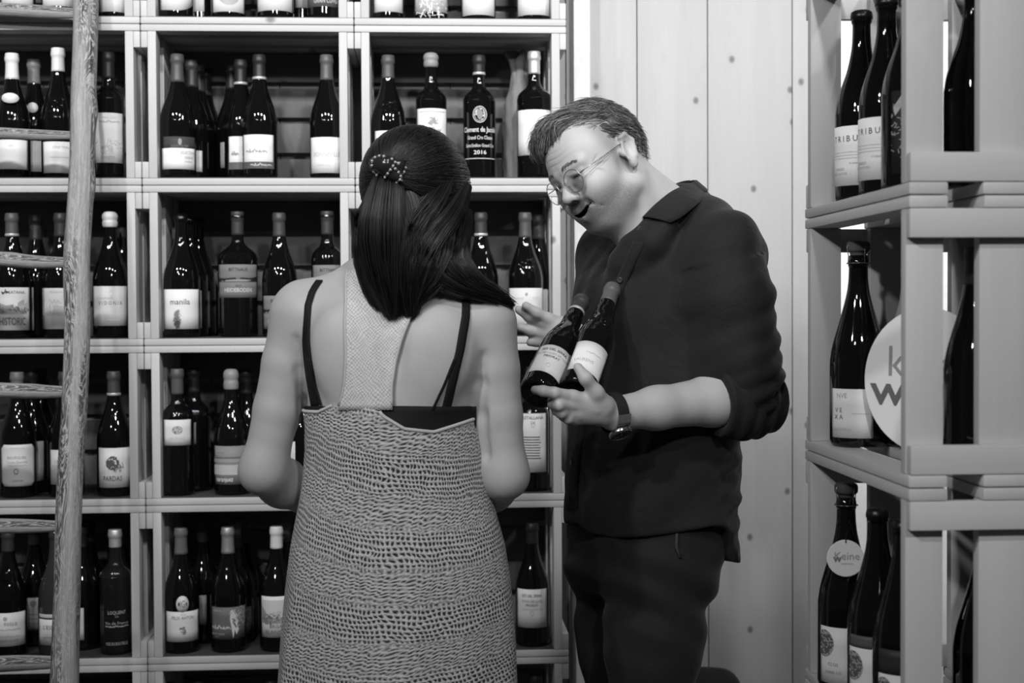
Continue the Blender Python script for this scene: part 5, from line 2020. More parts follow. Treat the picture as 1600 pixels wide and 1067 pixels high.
def hair_flow(f, l, u):
    """combing field in head axes: top goes forward and over to his right, ends dropping at the brow; sides and nape go back and down"""
    al = np.abs(l)
    top = 1 / (1 + np.exp(-(u - .072 + .35 * np.maximum(l - .030, 0)) / .007))
    backw = 1 / (1 + np.exp((f + .045) / .012))
    wave = .35 * np.sin(l * 120 + f * 55) + .25 * np.sin(f * 120 - l * 60)
    t_top = np.stack([.78 + 0 * f, -.50 + wave * .45, .10 + wave * .15], 1)
    t_back = np.stack([-.55 + 0 * f, .25 * np.sign(l), -.75 + 0 * f], 1)
    t_side = np.stack([-.80 + 0 * f, 0 * f, -.50 + 0 * f], 1)
    w_top = (top * (1 - backw))[:, None]
    w_back = (backw)[:, None]
    fl = t_top * w_top + t_back * w_back + t_side * (1 - w_top) * (1 - w_back)
    q = np.clip((f - .052) / .025, 0, 1)[:, None] * w_top
    fl = fl * (1 - q) + np.stack([.25 + 0 * f, -.35 + wave * .3, -.85 + 0 * f], 1) * q
    return fl / (np.linalg.norm(fl, axis=1, keepdims=True) + 1e-9), top * (1 - backw)


# body of the hair
HB = Sdf()
R3 = np.array([FVv, LVv, UVv], f32).T
HB.ell(HO + FVv * -.020 + UVv * .032, (.0970, .0775, .0900), R3, .0)
HB.ell(HO + FVv * -.030 + UVv * .090 + LVv * -.004, (.044, .052, .036), R3, .015)
HB.ell(HO + FVv * .020 + UVv * .086 + LVv * -.008, (.050, .056, .034), R3, .012)
HB.ell(HO + FVv * .052 + UVv * .090 + LVv * -.014, (.026, .040, .028), R3, .018)
HB.ell(HO + FVv * .062 + UVv * .078 + LVv * -.030, (.018, .026, .020), R3, .02)


def hairline(p):
    q = p - np.array(HO, f32)
    f, l, u = [(q @ np.array(v, f32)) for v in (FVv, LVv, UVv)]
    al = np.abs(l)
    brow = .074 - .20 * np.maximum(-l - .004, 0) + .25 * np.clip(l - .018, 0, .03)
    temple = .020 + 1.25 * np.maximum(f, 0)
    w = 1 / (1 + np.exp(-(f - .046) / .004))
    line = np.where(f > -.004, np.minimum(temple, .2) * (1 - w) + brow * w, -.042 - .15 * np.maximum(-.06 - f, 0))
    return (line - u).astype(f32)


HB.add('m', .006, hairline)
for q_ in (1, -1):
    HB.cone(HO + LVv * .06 * q_ + FVv * -.014 + UVv * -.006, HO + LVv * .10 * q_ + FVv * -.014 + UVv * -.006, .033, .033, .006, 's')
HB.add('d', 0, lambda p: (.0016 * np.sin(((p - np.array(HO, f32)) @ np.array(LVv, f32)) * 300 + ((p - np.array(HO, f32)) @ np.array(FVv, f32)) * 170 + 2 * wnoise(p, 60, 1))).astype(f32))
V, Fq = mesh_sdf(HB, np.array(HO) - .2, np.array(HO) + .2, .0028)
np_mesh('hair_base', V - MOn, Fq, tone_mat('hair_base_man', .040, .5, .4, .5, 400, attr=False), man, None, 1)


def grad_np(S, p, e=.0015):
    g = np.stack([S(p + np.array(d_, f32) * e) - S(p - np.array(d_, f32) * e) for d_ in np.eye(3)], 1)
    return g / (np.linalg.norm(g, axis=1, keepdims=True) + 1e-9)


def comb(n, m=10):
    """strands rooted in the hair body and combed along its surface"""
    idx = rs.choice(len(V), n)
    p = V[idx].astype(np.float64) + rs.randn(n, 3) * .0015
    R_ = np.stack([FN, LN, UN])
    loc = (p - HON) @ R_.T
    fl, top = hair_flow(loc[:, 0], loc[:, 1], loc[:, 2])
    ln = (.008 + .010 * rs.rand(n)) * (1 - top) + top * (.026 + .026 * rs.rand(n))
    nr0 = grad_np(HB, p.astype(f32))
    out = [p - nr0 * .0025]
    cur_ = p - nr0 * .001
    wig = rs.randn(n, 3) * .10
    for i in range(1, m):
        t = i / (m - 1)
        loc = (cur_ - HON) @ R_.T
        fl, _ = hair_flow(loc[:, 0], loc[:, 1], loc[:, 2])
        nr = grad_np(HB, cur_.astype(f32))
        fw = fl @ R_
        fw = fw - nr * (fw * nr).sum(1, keepdims=True) * .85
        fw = fw + wig + nr * (.16 * (1 - t) + .03)
        fw /= np.linalg.norm(fw, axis=1, keepdims=True)
        cur_ = cur_ + fw * (ln / (m - 1))[:, None]
        d_ = HB(cur_.astype(f32))
        cur_ = cur_ + nr * np.clip(.0006 - d_, 0, .003)[:, None]
        out.append(cur_.copy())
    return np.stack(out, 1)


hair = strand_mesh('hair', comb(9000, 8), .00052, M_HAIR_M, man, MO)
hair['kind'] = 'stuff'
hair['label'] = 'short dark hair combed over and greying at the sides'
# eyebrows
br = []
for q in (1, -1):
    for i in range(150):
        t = rs.rand()
        c = np.array([.092 - .010 * t, q * (.012 + .034 * t), .0190 + .004 * math.sin(t * 2.6) + rs.randn() * .0016])
        d = np.array([-.0010, q * .0050, .0012 + .002 * (1 - t)]) * (.6 + .6 * rs.rand())
        pts = [c + d * k + np.array([.0012 * k, 0, 0]) for k in np.linspace(0, 1, 4)]
        br.append(pts)
brw = hl2w(np.array(br))
sh_ = brw.shape
flat = brw.reshape(-1, 3).astype(f32)
for _ in range(4):
    flat = flat - grad_np(BM, flat) * (BM(flat) - .0010)[:, None]
eb = strand_mesh('eyebrows', flat.reshape(sh_), .00030, M_HAIR_M, man, MO)
eb['kind'] = 'stuff'

# -------- glasses
gl = bpy.data.objects.new('glasses', None)
link(gl, man)
M_WIRE = plain('spectacle_wire', .45, .25, .5, metal=.9)


def HW(f, l, u):
    return HO + FVv * f + LVv * l + UVv * u - MO


def lens_ring(l0, f0):
    pts = []
    for i in range(33):
        a = 2 * math.pi * i / 32
        pts.append(HW(f0 - .06 * abs(.0225 * math.cos(a) * 0) - .10 * (abs(l0 + .0225 * math.cos(a)) - abs(l0)) * 1.6, l0 + .0225 * math.cos(a), -.008 + .0215 * math.sin(a)))
    return pts


GF = .1010
for q in (1, -1):
    vs, fs = [], []
    pts = lens_ring(.0335 * q, GF)
    add_tube(vs, fs, pts, [.0008] * len(pts), 6, cap=False)
    rim = mesh_obj('rim', vs, fs, M_WIRE, gl)
    lm = clear_lens = None
    c = sum(pts[:-1], Vector()) / 32
    lv = [c] + pts[:-1]
    if 'lens' not in MATS:
        m, nt, b = new_mat('spectacle_lens')
        b.inputs['Base Color'].default_value = grey(1)
        b.inputs['Roughness'].default_value = 0
        b.inputs['IOR'].default_value = 1.02
        b.inputs['Transmission Weight'].default_value = 1
        MATS['lens'] = m
    mesh_obj('lens', lv, [(0, 1 + i, 1 + (i + 1) % 32) for i in range(32)], MATS['lens'], gl)
    vs, fs = [], []
    add_tube(vs, fs, [HW(GF - .004, .056 * q, -.002), HW(GF - .012, .0660 * q, .000), HW(.060, .0745 * q, .003), HW(.005, .0800 * q, .0105), HW(-.020, .081 * q, .012), HW(-.036, .081 * q, -.004)], [.0012, .0011, .0010, .0010, .0012, .0013], 6)
    mesh_obj('temple', vs, fs, M_WIRE, gl)
    vs, fs = [], []
    add_tube(vs, fs, [HW(GF, .0125 * q, -.010), HW(GF - .006, .0115 * q, -.012), HW(GF - .010, .0100 * q, -.015)], [.0007] * 3, 5)
    mesh_obj('nose_pad', vs, fs, M_WIRE, gl)
vs, fs = [], []
add_tube(vs, fs, [HW(GF, -.0115, -.003), HW(GF + .005, -.005, .001), HW(GF + .005, .005, .001), HW(GF, .0115, -.003)], [.0008] * 4, 6)
mesh_obj('bridge', vs, fs, M_WIRE, gl)

# -------- wrist watch with cloth strap
wt = bpy.data.objects.new('wrist_watch', None)
link(wt, man)
wc = P(958, 646, 2.506)
axw = (W_L - E_L).normalized()
upw = (cvec(.12, -.80, .45) - axw * cvec(.12, -.80, .45).dot(axw)).normalized()      # the dial sits on the lower, camera side of the wrist
sdw = axw.cross(upw)
vs, fs = [], []
NW_ = 40
for i in range(NW_):
    a = 2 * math.pi * i / NW_
    dr = upw * math.cos(a) + sdw * math.sin(a)
    for off, rr_ in ((-.0105, .0340), (-.0108, .0366), (.0108, .0366), (.0105, .0340)):
        vs.append(wc + axw * off + dr * (rr_ + .0006 * math.sin(a * 3)) - MO)
for i in range(NW_):
    j = (i + 1) % NW_
    for k in range(4):
        fs.append((i * 4 + k, i * 4 + (k + 1) % 4, j * 4 + (k + 1) % 4, j * 4 + k))
mesh_obj('strap', vs, fs, plain('watch_strap', .012, .7, .3, bump=.4, bscale=900), wt, smooth=False)
WM = Matrix((sdw, axw.cross(upw).cross(upw) * -1, upw)).transposed().to_4x4()


def wl(name, prof, mat, parent, off):
    o = lathe_obj(name, prof, mat, parent, 32)
    o.matrix_local = Matrix.Translation(wc + upw * off - MO) @ WM
    return o


case = wl('watch_case', [(0, 0), (.0195, 0), (.0212, .002), (.0212, .007), (.0196, .0092), (.0178, .0092), (.0176, .0080), (0, .0080)], plain('watch_steel', .5, .18, .5, metal=1.0), wt, .0350)
dial = lathe_obj('dial', [(.0176, .0082), (0, .0083)], plain('watch_dial', .008, .2, .5), case, 32)
vs, fs = [], []
for i in range(12):
    a = i * math.pi / 6
    c, s = math.cos(a), math.sin(a)
    for (r_, w_) in ((.012, -.0005), (.0155, -.0005), (.0155, .0005), (.012, .0005)):
        vs.append((r_ * c - w_ * s, r_ * s + w_ * c, .0088))
    fs.append((4 * i, 4 * i + 1, 4 * i + 2, 4 * i + 3))
for a, ln in ((2.2, .011), (.4, .0075)):
    o_ = len(vs)
    c, s = math.cos(a), math.sin(a)
    vs += [(-.0006 * s, .0006 * c, .009), (.0006 * s, -.0006 * c, .009), (ln * c + .0004 * s, ln * s - .0004 * c, .009), (ln * c - .0004 * s, ln * s + .0004 * c, .009)]
    fs.append((o_, o_ + 1, o_ + 2, o_ + 3))
mesh_obj('hands_and_marks', vs, fs, plain('watch_marks', .6, .4), case, smooth=False)
for k_, off in (('strap_keeper', -.55), ('buckle', -1.25)):
    vs, fs = [], []
    for i in range(9):
        a = off + (i - 4) * .07 + math.pi * (.15 if k_ == 'buckle' else .25)
        dr = upw * math.cos(a) + sdw * -math.sin(a)
        for o1, rr_ in ((-.0125, .0364), (-.0125, .0384), (.0125, .0384), (.0125, .0364)):
            vs.append(wc + axw * o1 + dr * rr_ - MO)
    for i in range(8):
        for k in range(4):
            fs.append((i * 4 + k, i * 4 + (k + 1) % 4, (i + 1) * 4 + (k + 1) % 4, (i + 1) * 4 + k))
    mesh_obj(k_, vs, fs, plain('watch_strap', .012, .7, .3) if k_ == 'strap_keeper' else plain('watch_steel', .5, .18, .5, metal=1.0), wt, smooth=False)


# -------- the two bottles he holds
def held(label, base, top, roll, **kw):
    ax = (top - base).normalized()
    view = (CAM_P - base).normalized()
    fr = (view - ax * view.dot(ax)).normalized()
    right = ax.cross(-fr).normalized() * 1.0
    # local -Y faces the viewer
    M3 = Matrix((right, -fr, ax)).transposed()
    if M3.determinant() < 0:
        M3 = Matrix((-right, -fr, ax)).transposed()
    M3 = M3 @ Matrix.Rotation(roll, 3, 'Z')
    return make_bottle(label, base, rot=M3.to_euler(), group='bottles held by the man', **kw)


b1 = P(839, 617, 2.462)
t1 = P(910, 468, 2.672)
SERRA = [('t', 'SEIS DEL SERRA', .5, .80, .085, .06, .85, .012), ('t', 'VINYES I LLOC DE LLUM', .5, .66, .075, .35, .8), ('t', 'PRIORAT', .5, .54, .075, .06, 1.0, .012), ('o', .5, .26, .05, .07, .15, .6)]
held('dark bottle held tilted on the left, white label with arched black lettering', b1, t1, -.15, R=.0335, H=(t1 - b1).length, shape='burgundy', cap=('ringfoil', .05, .046), labels=[dict(z=(.026, .100), a=0, half=1.05, tone=.80, items=SERRA)])
b2 = P(900, 614, 2.470)
t2 = P(958, 449, 2.668)
LAU = [('t', 'LAURENS', .36, .30, .10, .5, .9, .006), ('w', .55, .62, .4, .02, .6)]
held('dark bottle held tilted on the right, grey capsule, white label under the thumb', b2, t2, .1, R=.0340, H=(t2 - b2).length, shape='burgundy', cap=('foil', .16, .048), emboss=True, labels=[dict(z=(.026, .098), a=0, half=1.05, tone=.80, items=LAU)])

# ------------------------------------------------------------------ the woman
WD = 2.36
wom = empty('person', (P(612, 900, WD).x, P(612, 900, WD).y, .012))
tag(wom, 'woman seen from behind in a knitted grey dress, dark hair held by a clip', 'person')
WO = Vector(wom.location)
WOn = np.array(WO, f32)
YAW_W = math.radians(-8)
M_BLACK = plain('black_elastic', .010, .7, .2, bump=.2, bscale=1500)

TORSO_W = [(420, 606, .050, .052), (438, 606, .070, .055), (456, 607, .118, .068), (480, 610, .150, .082), (520, 612, .158, .097), (570, 612, .150, .104), (620, 612, .143, .106), (680, 613, .140, .104), (740, 614, .133, .100), (800, 615, .138, .104), (880, 618, .165, .122), (960, 619, .175, .130), (1010, 620, .170, .125)]
SW_L, EW_L, WW_L = P(470, 497, 2.365), P(411, 735, 2.36), P(505, 795, 2.56)
SW_R, EW_R, WW_R = P(760, 508, 2.335), P(789, 742, 2.335), P(720, 800, 2.54)
Fw = Vector((.44, .87, -.20)).normalized()
Uw = Vector((.10, .18, .98))
Uw = (Uw - Fw * Uw.dot(Fw)).normalized()
Lw = Uw.cross(Fw).normalized()
HW0 = P(655, 322, WD + .005)

BW = Sdf()
BW.loft(tz(TORSO_W, WD), YAW_W, k=.0, n=2.1)
head_prims(BW, HW0, Fw, Lw, Uw, .95, False)
BW.cone(P(606, 440, WD), HW0 - Fw * .03 - Uw * .05, .054, .050, .03)
BW.cone(P(560, 452, WD - .005), P(480, 482, WD), .036, .048, .05)
BW.cone(P(660, 462, WD - .01), P(748, 494, WD - .015), .034, .046, .05)
for S_, E_, W_ in ((SW_L, EW_L, WW_L), (SW_R, EW_R, WW_R)):
    m1 = S_ * .70 + E_ * .30
    m2 = S_ * .40 + E_ * .60
    BW.cone(S_, m1, .0490, .0450, .030)
    BW.cone(m1, m2, .0450, .0405, .008)
    BW.cone(m2, E_, .0405, .0345, .008)
    BW.chain([E_, E_ * .7 + W_ * .3, W_], [.0350, .0375, .0255], .028)
# shoulder blades and the furrow of the spine
BW.ell(P(535, 545, WD - .075), (.045, .022, .065), None, .04)
BW.ell(P(690, 550, WD - .085), (.045, .022, .065), None, .04)
BW.chain([P(606, 470, WD - .094), P(611, 560, WD - .118), P(612, 640, WD - .118)], [.007, .008, .008], .03, 's')
# hands folded in front of her
for w_, s_ in ((WW_L, 1), (WW_R, -1)):
    dirh = Vector((s_ * .55, .80, .10)).normalized()
    nrmh = dirh.cross(Vector((0, 0, 1))).normalized()
    BW.cone(w_, w_ + dirh * .07, .024, .027, .015)
    for q in range(4):
        o_ = Vector((0, 0, .026 - .017 * q))
        st = w_ + dirh * .075 + o_
        BW.chain([st, st + dirh * .035 + nrmh * .004, st + dirh * (.06 - .004 * abs(q - 1.5)) + nrmh * .014], [.0085, .0078, .0066], .005)
    st = w_ + dirh * .025 + Vector((0, 0, .02))
    BW.chain([st, st + dirh * .035 + Vector((0, 0, .022)), st + dirh * .06 + Vector((0, 0, .028))], [.011, .009, .007], .006)
# legs
for sx, px_ in ((-1, 570), (1, 668)):
    hp = P(px_, 960, WD + .01)
    kn = Vector((hp.x - sx * .01, hp.y + .01, .50))
    an = Vector((hp.x - sx * .01, hp.y - .02, .085))
    BW.chain([hp, kn, Vector((kn.x, kn.y - .02, .36)), an], [.085, .052, .050, .034], .03)
    BW.chain([an, an + Fw * .0 + Vector((.03, .10, -.035)), an + Vector((.05, .17, -.052))], [.034, .028, .018], .02)
# crease where each arm lies against the ribs
for ln in ([(462, 530), (470, 580), (476, 632), (470, 690)], [(757, 555), (752, 600), (750, 650), (757, 710)]):
    cp = [trace(BW, x, y, WD - .25, WD + .1)[0] for x, y in ln]
    BW.chain(cp, [.0005, .006, .0085, .009], .014, 's')
BW.add('m', .003, lambda p: (.0125 - p[:, 2]).astype(f32))
V, Fq = mesh_sdf(BW, np.array((P(340, 900, WD).x, 2.10, .0)), np.array((P(860, 900, WD).x, 2.80, P(600, 180, WD).z)), .0036)
tone = head_tone(V, HW0, Fw, Lw, Uw, .95, False)
np_mesh('body', V - WOn, Fq, M_SKIN_W, wom, tone, 2)


# -------- knitted dress
def knit_mat(key, tone, fine=False):
    m, nt, b = new_mat(key)
    uvn = node(nt, 'ShaderNodeUVMap', uv_map='UVMap')
    sep = node(nt, 'ShaderNodeSeparateXYZ')
    nz = node(nt, 'ShaderNodeTexNoise', i_Scale=30.0, i_Detail=3.0)
    nt.links.new(uvn.outputs[0], nz.inputs['Vector'])
    sc = node(nt, 'ShaderNodeVectorMath', operation='SCALE')
    sc.inputs['Scale'].default_value = .017
    sub = node(nt, 'ShaderNodeVectorMath', operation='SUBTRACT')
    nt.links.new(nz.outputs['Color'], sub.inputs[0])
    sub.inputs[1].default_value = (.5, .5, .5)
    nt.links.new(sub.outputs[0], sc.inputs[0])
    ad = node(nt, 'ShaderNodeVectorMath', operation='ADD')
    nt.links.new(uvn.outputs[0], ad.inputs[0])
    nt.links.new(sc.outputs[0], ad.inputs[1])
    nt.links.new(ad.outputs[0], sep.inputs[0])
    u, v = sep.outputs[0], sep.outputs[1]
    TAU = 6.2832
    if fine:
        su = math_node(nt, 'SINE', math_node(nt, 'MULTIPLY', u, TAU / .0058))
        sv = math_node(nt, 'SINE', math_node(nt, 'MULTIPLY', v, TAU / .0060))
        h = math_node(nt, 'ADD', math_node(nt, 'MULTIPLY', math_node(nt, 'MULTIPLY', su, sv), .42), .70)
    else:
        # courses sag across the back; openwork ladders alternate with slanting close-knit bands
        vv = math_node(nt, 'ADD', v, math_node(nt, 'MULTIPLY', math_node(nt, 'SINE', math_node(nt, 'MULTIPLY', math_node(nt, 'ADD', u, .05), 9.0)), .030))
        band = math_node(nt, 'ADD', math_node(nt, 'MULTIPLY', math_node(nt, 'SINE', math_node(nt, 'MULTIPLY', vv, TAU / .112)), 1.6), .25)
        cl_ = node(nt, 'ShaderNodeClamp')
        nt.links.new(math_node(nt, 'ADD', math_node(nt, 'MULTIPLY', band, .5), .5), cl_.inputs[0])
        bandf = cl_.outputs[0]

        def pos(x):
            return math_node(nt, 'ADD', math_node(nt, 'MULTIPLY', x, .5), .5)
        lean = math_node(nt, 'MULTIPLY', vv, math_node(nt, 'ADD', .25, math_node(nt, 'MULTIPLY', u, 1.2)))
        ua = math_node(nt, 'ADD', u, lean)
        sa = pos(math_node(nt, 'SINE', math_node(nt, 'MULTIPLY', ua, TAU / .0112)))
        sb = pos(math_node(nt, 'SINE', math_node(nt, 'ADD', math_node(nt, 'MULTIPLY', vv, TAU / .0078), math_node(nt, 'MULTIPLY', sa, 1.2))))
        holes = math_node(nt, 'MULTIPLY', math_node(nt, 'POWER', sa, .8), math_node(nt, 'POWER', sb, .9))
        hA = math_node(nt, 'SUBTRACT', 1.0, math_node(nt, 'MULTIPLY', holes, 1.15))
        zig = math_node(nt, 'ABSOLUTE', math_node(nt, 'SUBTRACT', math_node(nt, 'FRACT', math_node(nt, 'DIVIDE', u, .0145)), .5))
        sc_ = pos(math_node(nt, 'SINE', math_node(nt, 'ADD', math_node(nt, 'MULTIPLY', vv, TAU / .0062), math_node(nt, 'MULTIPLY', zig, 5.5))))
        sd_ = pos(math_node(nt, 'SINE', math_node(nt, 'MULTIPLY', math_node(nt, 'SUBTRACT', u, math_node(nt, 'MULTIPLY', vv, .8)), TAU / .0066)))
        hB = math_node(nt, 'SUBTRACT', 1.0, math_node(nt, 'MULTIPLY', math_node(nt, 'MULTIPLY', sc_, math_node(nt, 'ADD', .35, math_node(nt, 'MULTIPLY', sd_, .65))), .85))
        mixn = node(nt, 'ShaderNodeMix', data_type='FLOAT')
        nt.links.new(bandf, mixn.inputs[0])
        nt.links.new(hB, mixn.inputs[2])
        nt.links.new(hA, mixn.inputs[3])
        h = mixn.outputs[0]
    fz = node(nt, 'ShaderNodeTexNoise', i_Scale=420.0, i_Detail=3.0, i_Roughness=.7)
    nt.links.new(uvn.outputs[0], fz.inputs['Vector'])
    fz2 = node(nt, 'ShaderNodeTexNoise', i_Scale=90.0, i_Detail=2.0)
    nt.links.new(uvn.outputs[0], fz2.inputs['Vector'])
    h2 = math_node(nt, 'ADD', h, math_node(nt, 'MULTIPLY', math_node(nt, 'SUBTRACT', fz.outputs['Fac'], .5), .9 if not fine else .5))
    h2 = math_node(nt, 'ADD', h2, math_node(nt, 'MULTIPLY', math_node(nt, 'SUBTRACT', fz2.outputs['Fac'], .5), .5))
    col_ = node(nt, 'ShaderNodeMapRange', clamp=True)
    col_.inputs['From Min'].default_value = .18 if not fine else .15
    col_.inputs['From Max'].default_value = 1.05
    col_.inputs['To Min'].default_value = tone * (.07 if not fine else .5)
    col_.inputs['To Max'].default_value = tone * 1.15
    nt.links.new(h2, col_.inputs['Value'])
    nt.links.new(col_.outputs[0], b.inputs['Base Color'])
    b.inputs['Roughness'].default_value = .9
    b.inputs['Specular IOR Level'].default_value = .1
    b.inputs['Sheen Weight'].default_value = .1
    bp = node(nt, 'ShaderNodeBump', i_Strength=.9 if not fine else .4, i_Distance=.003 if not fine else .001)
    nt.links.new(h2, bp.inputs['Height'])
    nt.links.new(bp.outputs['Normal'], b.inputs['Normal'])
    return m


M_KNIT = knit_mat('knit_wool', .60)
M_KNITF = knit_mat('knit_wool_fine', .64, True)

dress = bpy.data.objects.new('dress', None)
link(dress, wom)
dress['label'] = 'grey melange knitted racerback dress'
EDGE = [(620, 473, 750, .114), (640, 474, 749, .115), (660, 475, 752, .115), (700, 476, 756, .114), (740, 473, 762, .113), (770, 469, 768, .115), (800, 463, 776, .119), (850, 453, 791, .130), (900, 446, 800, .140), (950, 440, 806, .146), (1000, 435, 810, .150), (1067, 430, 813, .154), (1200, 424, 820, .160), (1420, 415, 830, .170)]
ey = [e[0] for e in EDGE]
TOPX = [(440, 640), (475, 640), (512, 638), (535, 628), (575, 625), (612, 635), (618, 642), (647, 661), (689, 667), (745, 652), (780, 650)]
NA, NV = 220, 150
cyw, syw = math.cos(YAW_W), math.sin(YAW_W)
vs, uvs = [], []
for i in range(NA):
    th = math.pi + 2 * math.pi * i / NA
    su, cu_ = math.sin(th), math.cos(th)
    # first guess of the column on the back, to read its top edge
    xg = 612 + 138 * su
    if cu_ > 0:
        ytop = np.interp(xg, [t[0] for t in TOPX], [t[1] for t in TOPX])
    else:
        ytop = 640 - 40 * min(1, -cu_ * 2)
    for j in range(NV + 1):
        t = j / NV
        y = ytop + (1400 - ytop) * t
        xl, xr, b_ = np.interp(y, ey, [e[1] for e in EDGE]), np.interp(y, ey, [e[2] for e in EDGE]), np.interp(y, ey, [e[3] for e in EDGE])
        c = P((xl + xr) / 2, y, WD)
        a_ = (xr - xl) / 2 / F_PX * WD
        tt = max(0, (y - 780) / 500)
        fold = 1 + tt * (.035 * math.sin(6 * th + .6) + .022 * math.sin(11 * th + 2 + y * .004)) - .012 * tt
        u_, v_ = a_ * su * fold, -b_ * cu_ * fold
        vs.append((c.x + u_ * cyw - v_ * syw - WO.x, c.y + u_ * syw + v_ * cyw - WO.y, c.z - WO.z))
        uvs.append((th * (.11 + .05 * t), c.z))
fs, luv = [], []
for i in range(NA):
    i2 = (i + 1) % NA
    for j in range(NV):
        q = (i * (NV + 1) + j, i * (NV + 1) + j + 1, i2 * (NV + 1) + j + 1, i2 * (NV + 1) + j)
        fs.append(q)
        for n_, vi in enumerate(q):
            uu, vv_ = uvs[vi]
            if i2 == 0 and n_ >= 2:
                uu = (math.pi + 2 * math.pi) * (.11 + .05 * (vi % (NV + 1)) / NV)
            luv.append((uu, vv_))
sk = mesh_obj('skirt', vs, fs, M_KNIT, dress)
ul = sk.data.uv_layers.new(name='UVMap')
ul.data.foreach_set('uv', np.array(luv, np.float32).ravel())
sd = sk.modifiers.new('thick', 'SOLIDIFY')
sd.thickness = .004
sd.offset = -1


def patch(name, rows, n, lift, mat, parent, S, thick=.003, off=1, bulge=0.0):
    """cloth strip lying on the body: rows of (y, x_left, x_right) in the photograph"""
    vs, uvs = [], []
    for y, xl, xr in rows:
        for k in range(n + 1):
            t = k / n
            yy = y if not isinstance(y, tuple) else y[0] + (y[1] - y[0]) * t
            p, g = trace(S, xl + (xr - xl) * t, yy, WD - .25, WD + .1, lift + bulge * math.sin(t * math.pi))
            vs.append(p - WO)
            uvs.append((p.x, p.z))
    fs, luv = [], []
    for r in range(len(rows) - 1):
        for k in range(n):
            q = (r * (n + 1) + k, (r + 1) * (n + 1) + k, (r + 1) * (n + 1) + k + 1, r * (n + 1) + k + 1)
            fs.append(q)
            luv += [uvs[i] for i in q]
    o = mesh_obj(name, vs, fs, mat, parent)
    ul = o.data.uv_layers.new(name='UVMap')
    ul.data.foreach_set('uv', np.array(luv, np.float32).ravel())
    if thick:
        sd = o.modifiers.new('thick', 'SOLIDIFY')
        sd.thickness = thick
        sd.offset = off
    return o


LX = [(425, 547), (440, 543), (500, 540), (560, 542), (600, 540), (618, 537), (634, 532)]
RX = [(425, 662), (460, 655), (489, 647), (530, 632), (566, 620), (600, 613), (618, 612), (634, 614)]
rows = [(y, np.interp(y, [a[0] for a in LX], [a[1] for a in LX]), np.interp(y, [a[0] for a in RX], [a[1] for a in RX])) for y in np.linspace(425, 640, 24)]
st = patch('back_panel', rows, 12, .0045, M_KNITF, dress, BW, .004, 1)
# rolled edges of the panel
for E_ in (LX, RX):
    pts = [trace(BW, x, y, WD - .25, WD + .1, .007)[0] - WO for y, x in [(yy, np.interp(yy, [a[0] for a in E_], [a[1] for a in E_])) for yy in np.linspace(426, 632, 26)]]
    vs, fs = [], []
    add_tube(vs, fs, pts, [.0024] * len(pts), 8)
    o = mesh_obj('panel_edging', vs, fs, M_KNITF, dress)
    ul = o.data.uv_layers.new(name='UVMap')
# rolled edges of the low-cut back either side of the panel
for x0_, x1_ in ((474, 536), (612, 751)):
    pts = []
    for x in np.linspace(x0_, x1_, 36):
        y = np.interp(x, [t[0] for t in TOPX], [t[1] for t in TOPX])
        th = math.asin(max(-1, min(1, (x - 612) / 139)))
        xl, xr, b_ = np.interp(y, ey, [e[1] for e in EDGE]), np.interp(y, ey, [e[2] for e in EDGE]), np.interp(y, ey, [e[3] for e in EDGE])
        c = P((xl + xr) / 2, y, WD)
        a_ = (xr - xl) / 2 / F_PX * WD
        u_, v_ = a_ * math.sin(th), -b_ * math.cos(th)
        pts.append(Vector((c.x + u_ * cyw - v_ * syw, c.y + u_ * syw + v_ * cyw, c.z)) - WO)
    vs, fs = [], []
    add_tube(vs, fs, pts, [.0029] * len(pts), 8)
    o = mesh_obj('top_edging', vs, fs, M_KNITF, dress)
    o.data.uv_layers.new(name='UVMap')

# -------- black straps and band under the dress
bra = bpy.data.objects.new('bra', None)
link(bra, wom)
bra['label'] = 'black bra straps and band'


def strap(name, line, w, lift=.0022):
    pts = []
    ys = [q[1] for q in line]
    xs = [q[0] for q in line]
    rows = [(y, np.interp(y, ys, xs) - w / 2, np.interp(y, ys, xs) + w / 2) for y in np.linspace(ys[0], ys[-1], 22)]
    return patch(name, rows, 3, lift, M_BLACK, bra, BW, .0018, 1)


strap('strap', [(500, 440), (489, 455), (482, 478), (480, 535), (485, 581), (494, 634)], 10.5)
strap('strap', [(486, 560), (492, 595), (503, 632)], 4.5, .0030)
strap('strap', [(729, 458), (727, 493), (718, 547), (708, 589), (694, 645)], 13)
strap('strap', [(710, 560), (694, 600), (675, 640)], 4.5, .0030)
patch('band', [(634 + 9 * i, 477, 745) for i in range(6)], 40, .0025, M_BLACK, bra, BW, .002, 1)

# -------- hair
FwN, LwN, UwN, HWN = [np.array(v, np.float64) for v in (Fw, Lw, Uw, HW0)]
cap_c = HW0 + (Uw * .032 - Fw * .018) * .95
CAPR = np.array([.112, .087, .098]) * .97


def c2w(d, r):
    """direction in head axes -> point on the hair shell"""
    q = d * CAPR * r[:, None]
    return np.array(cap_c) + q[:, :1] * FwN + q[:, 1:2] * LwN + q[:, 2:3] * UwN


CLIP = P(609, 264, WD - .098)
q = np.array(CLIP - cap_c)
clip_d = np.array([q @ FwN, q @ LwN, q @ UwN]) / CAPR
clip_r = np.linalg.norm(clip_d)
clip_d /= clip_r

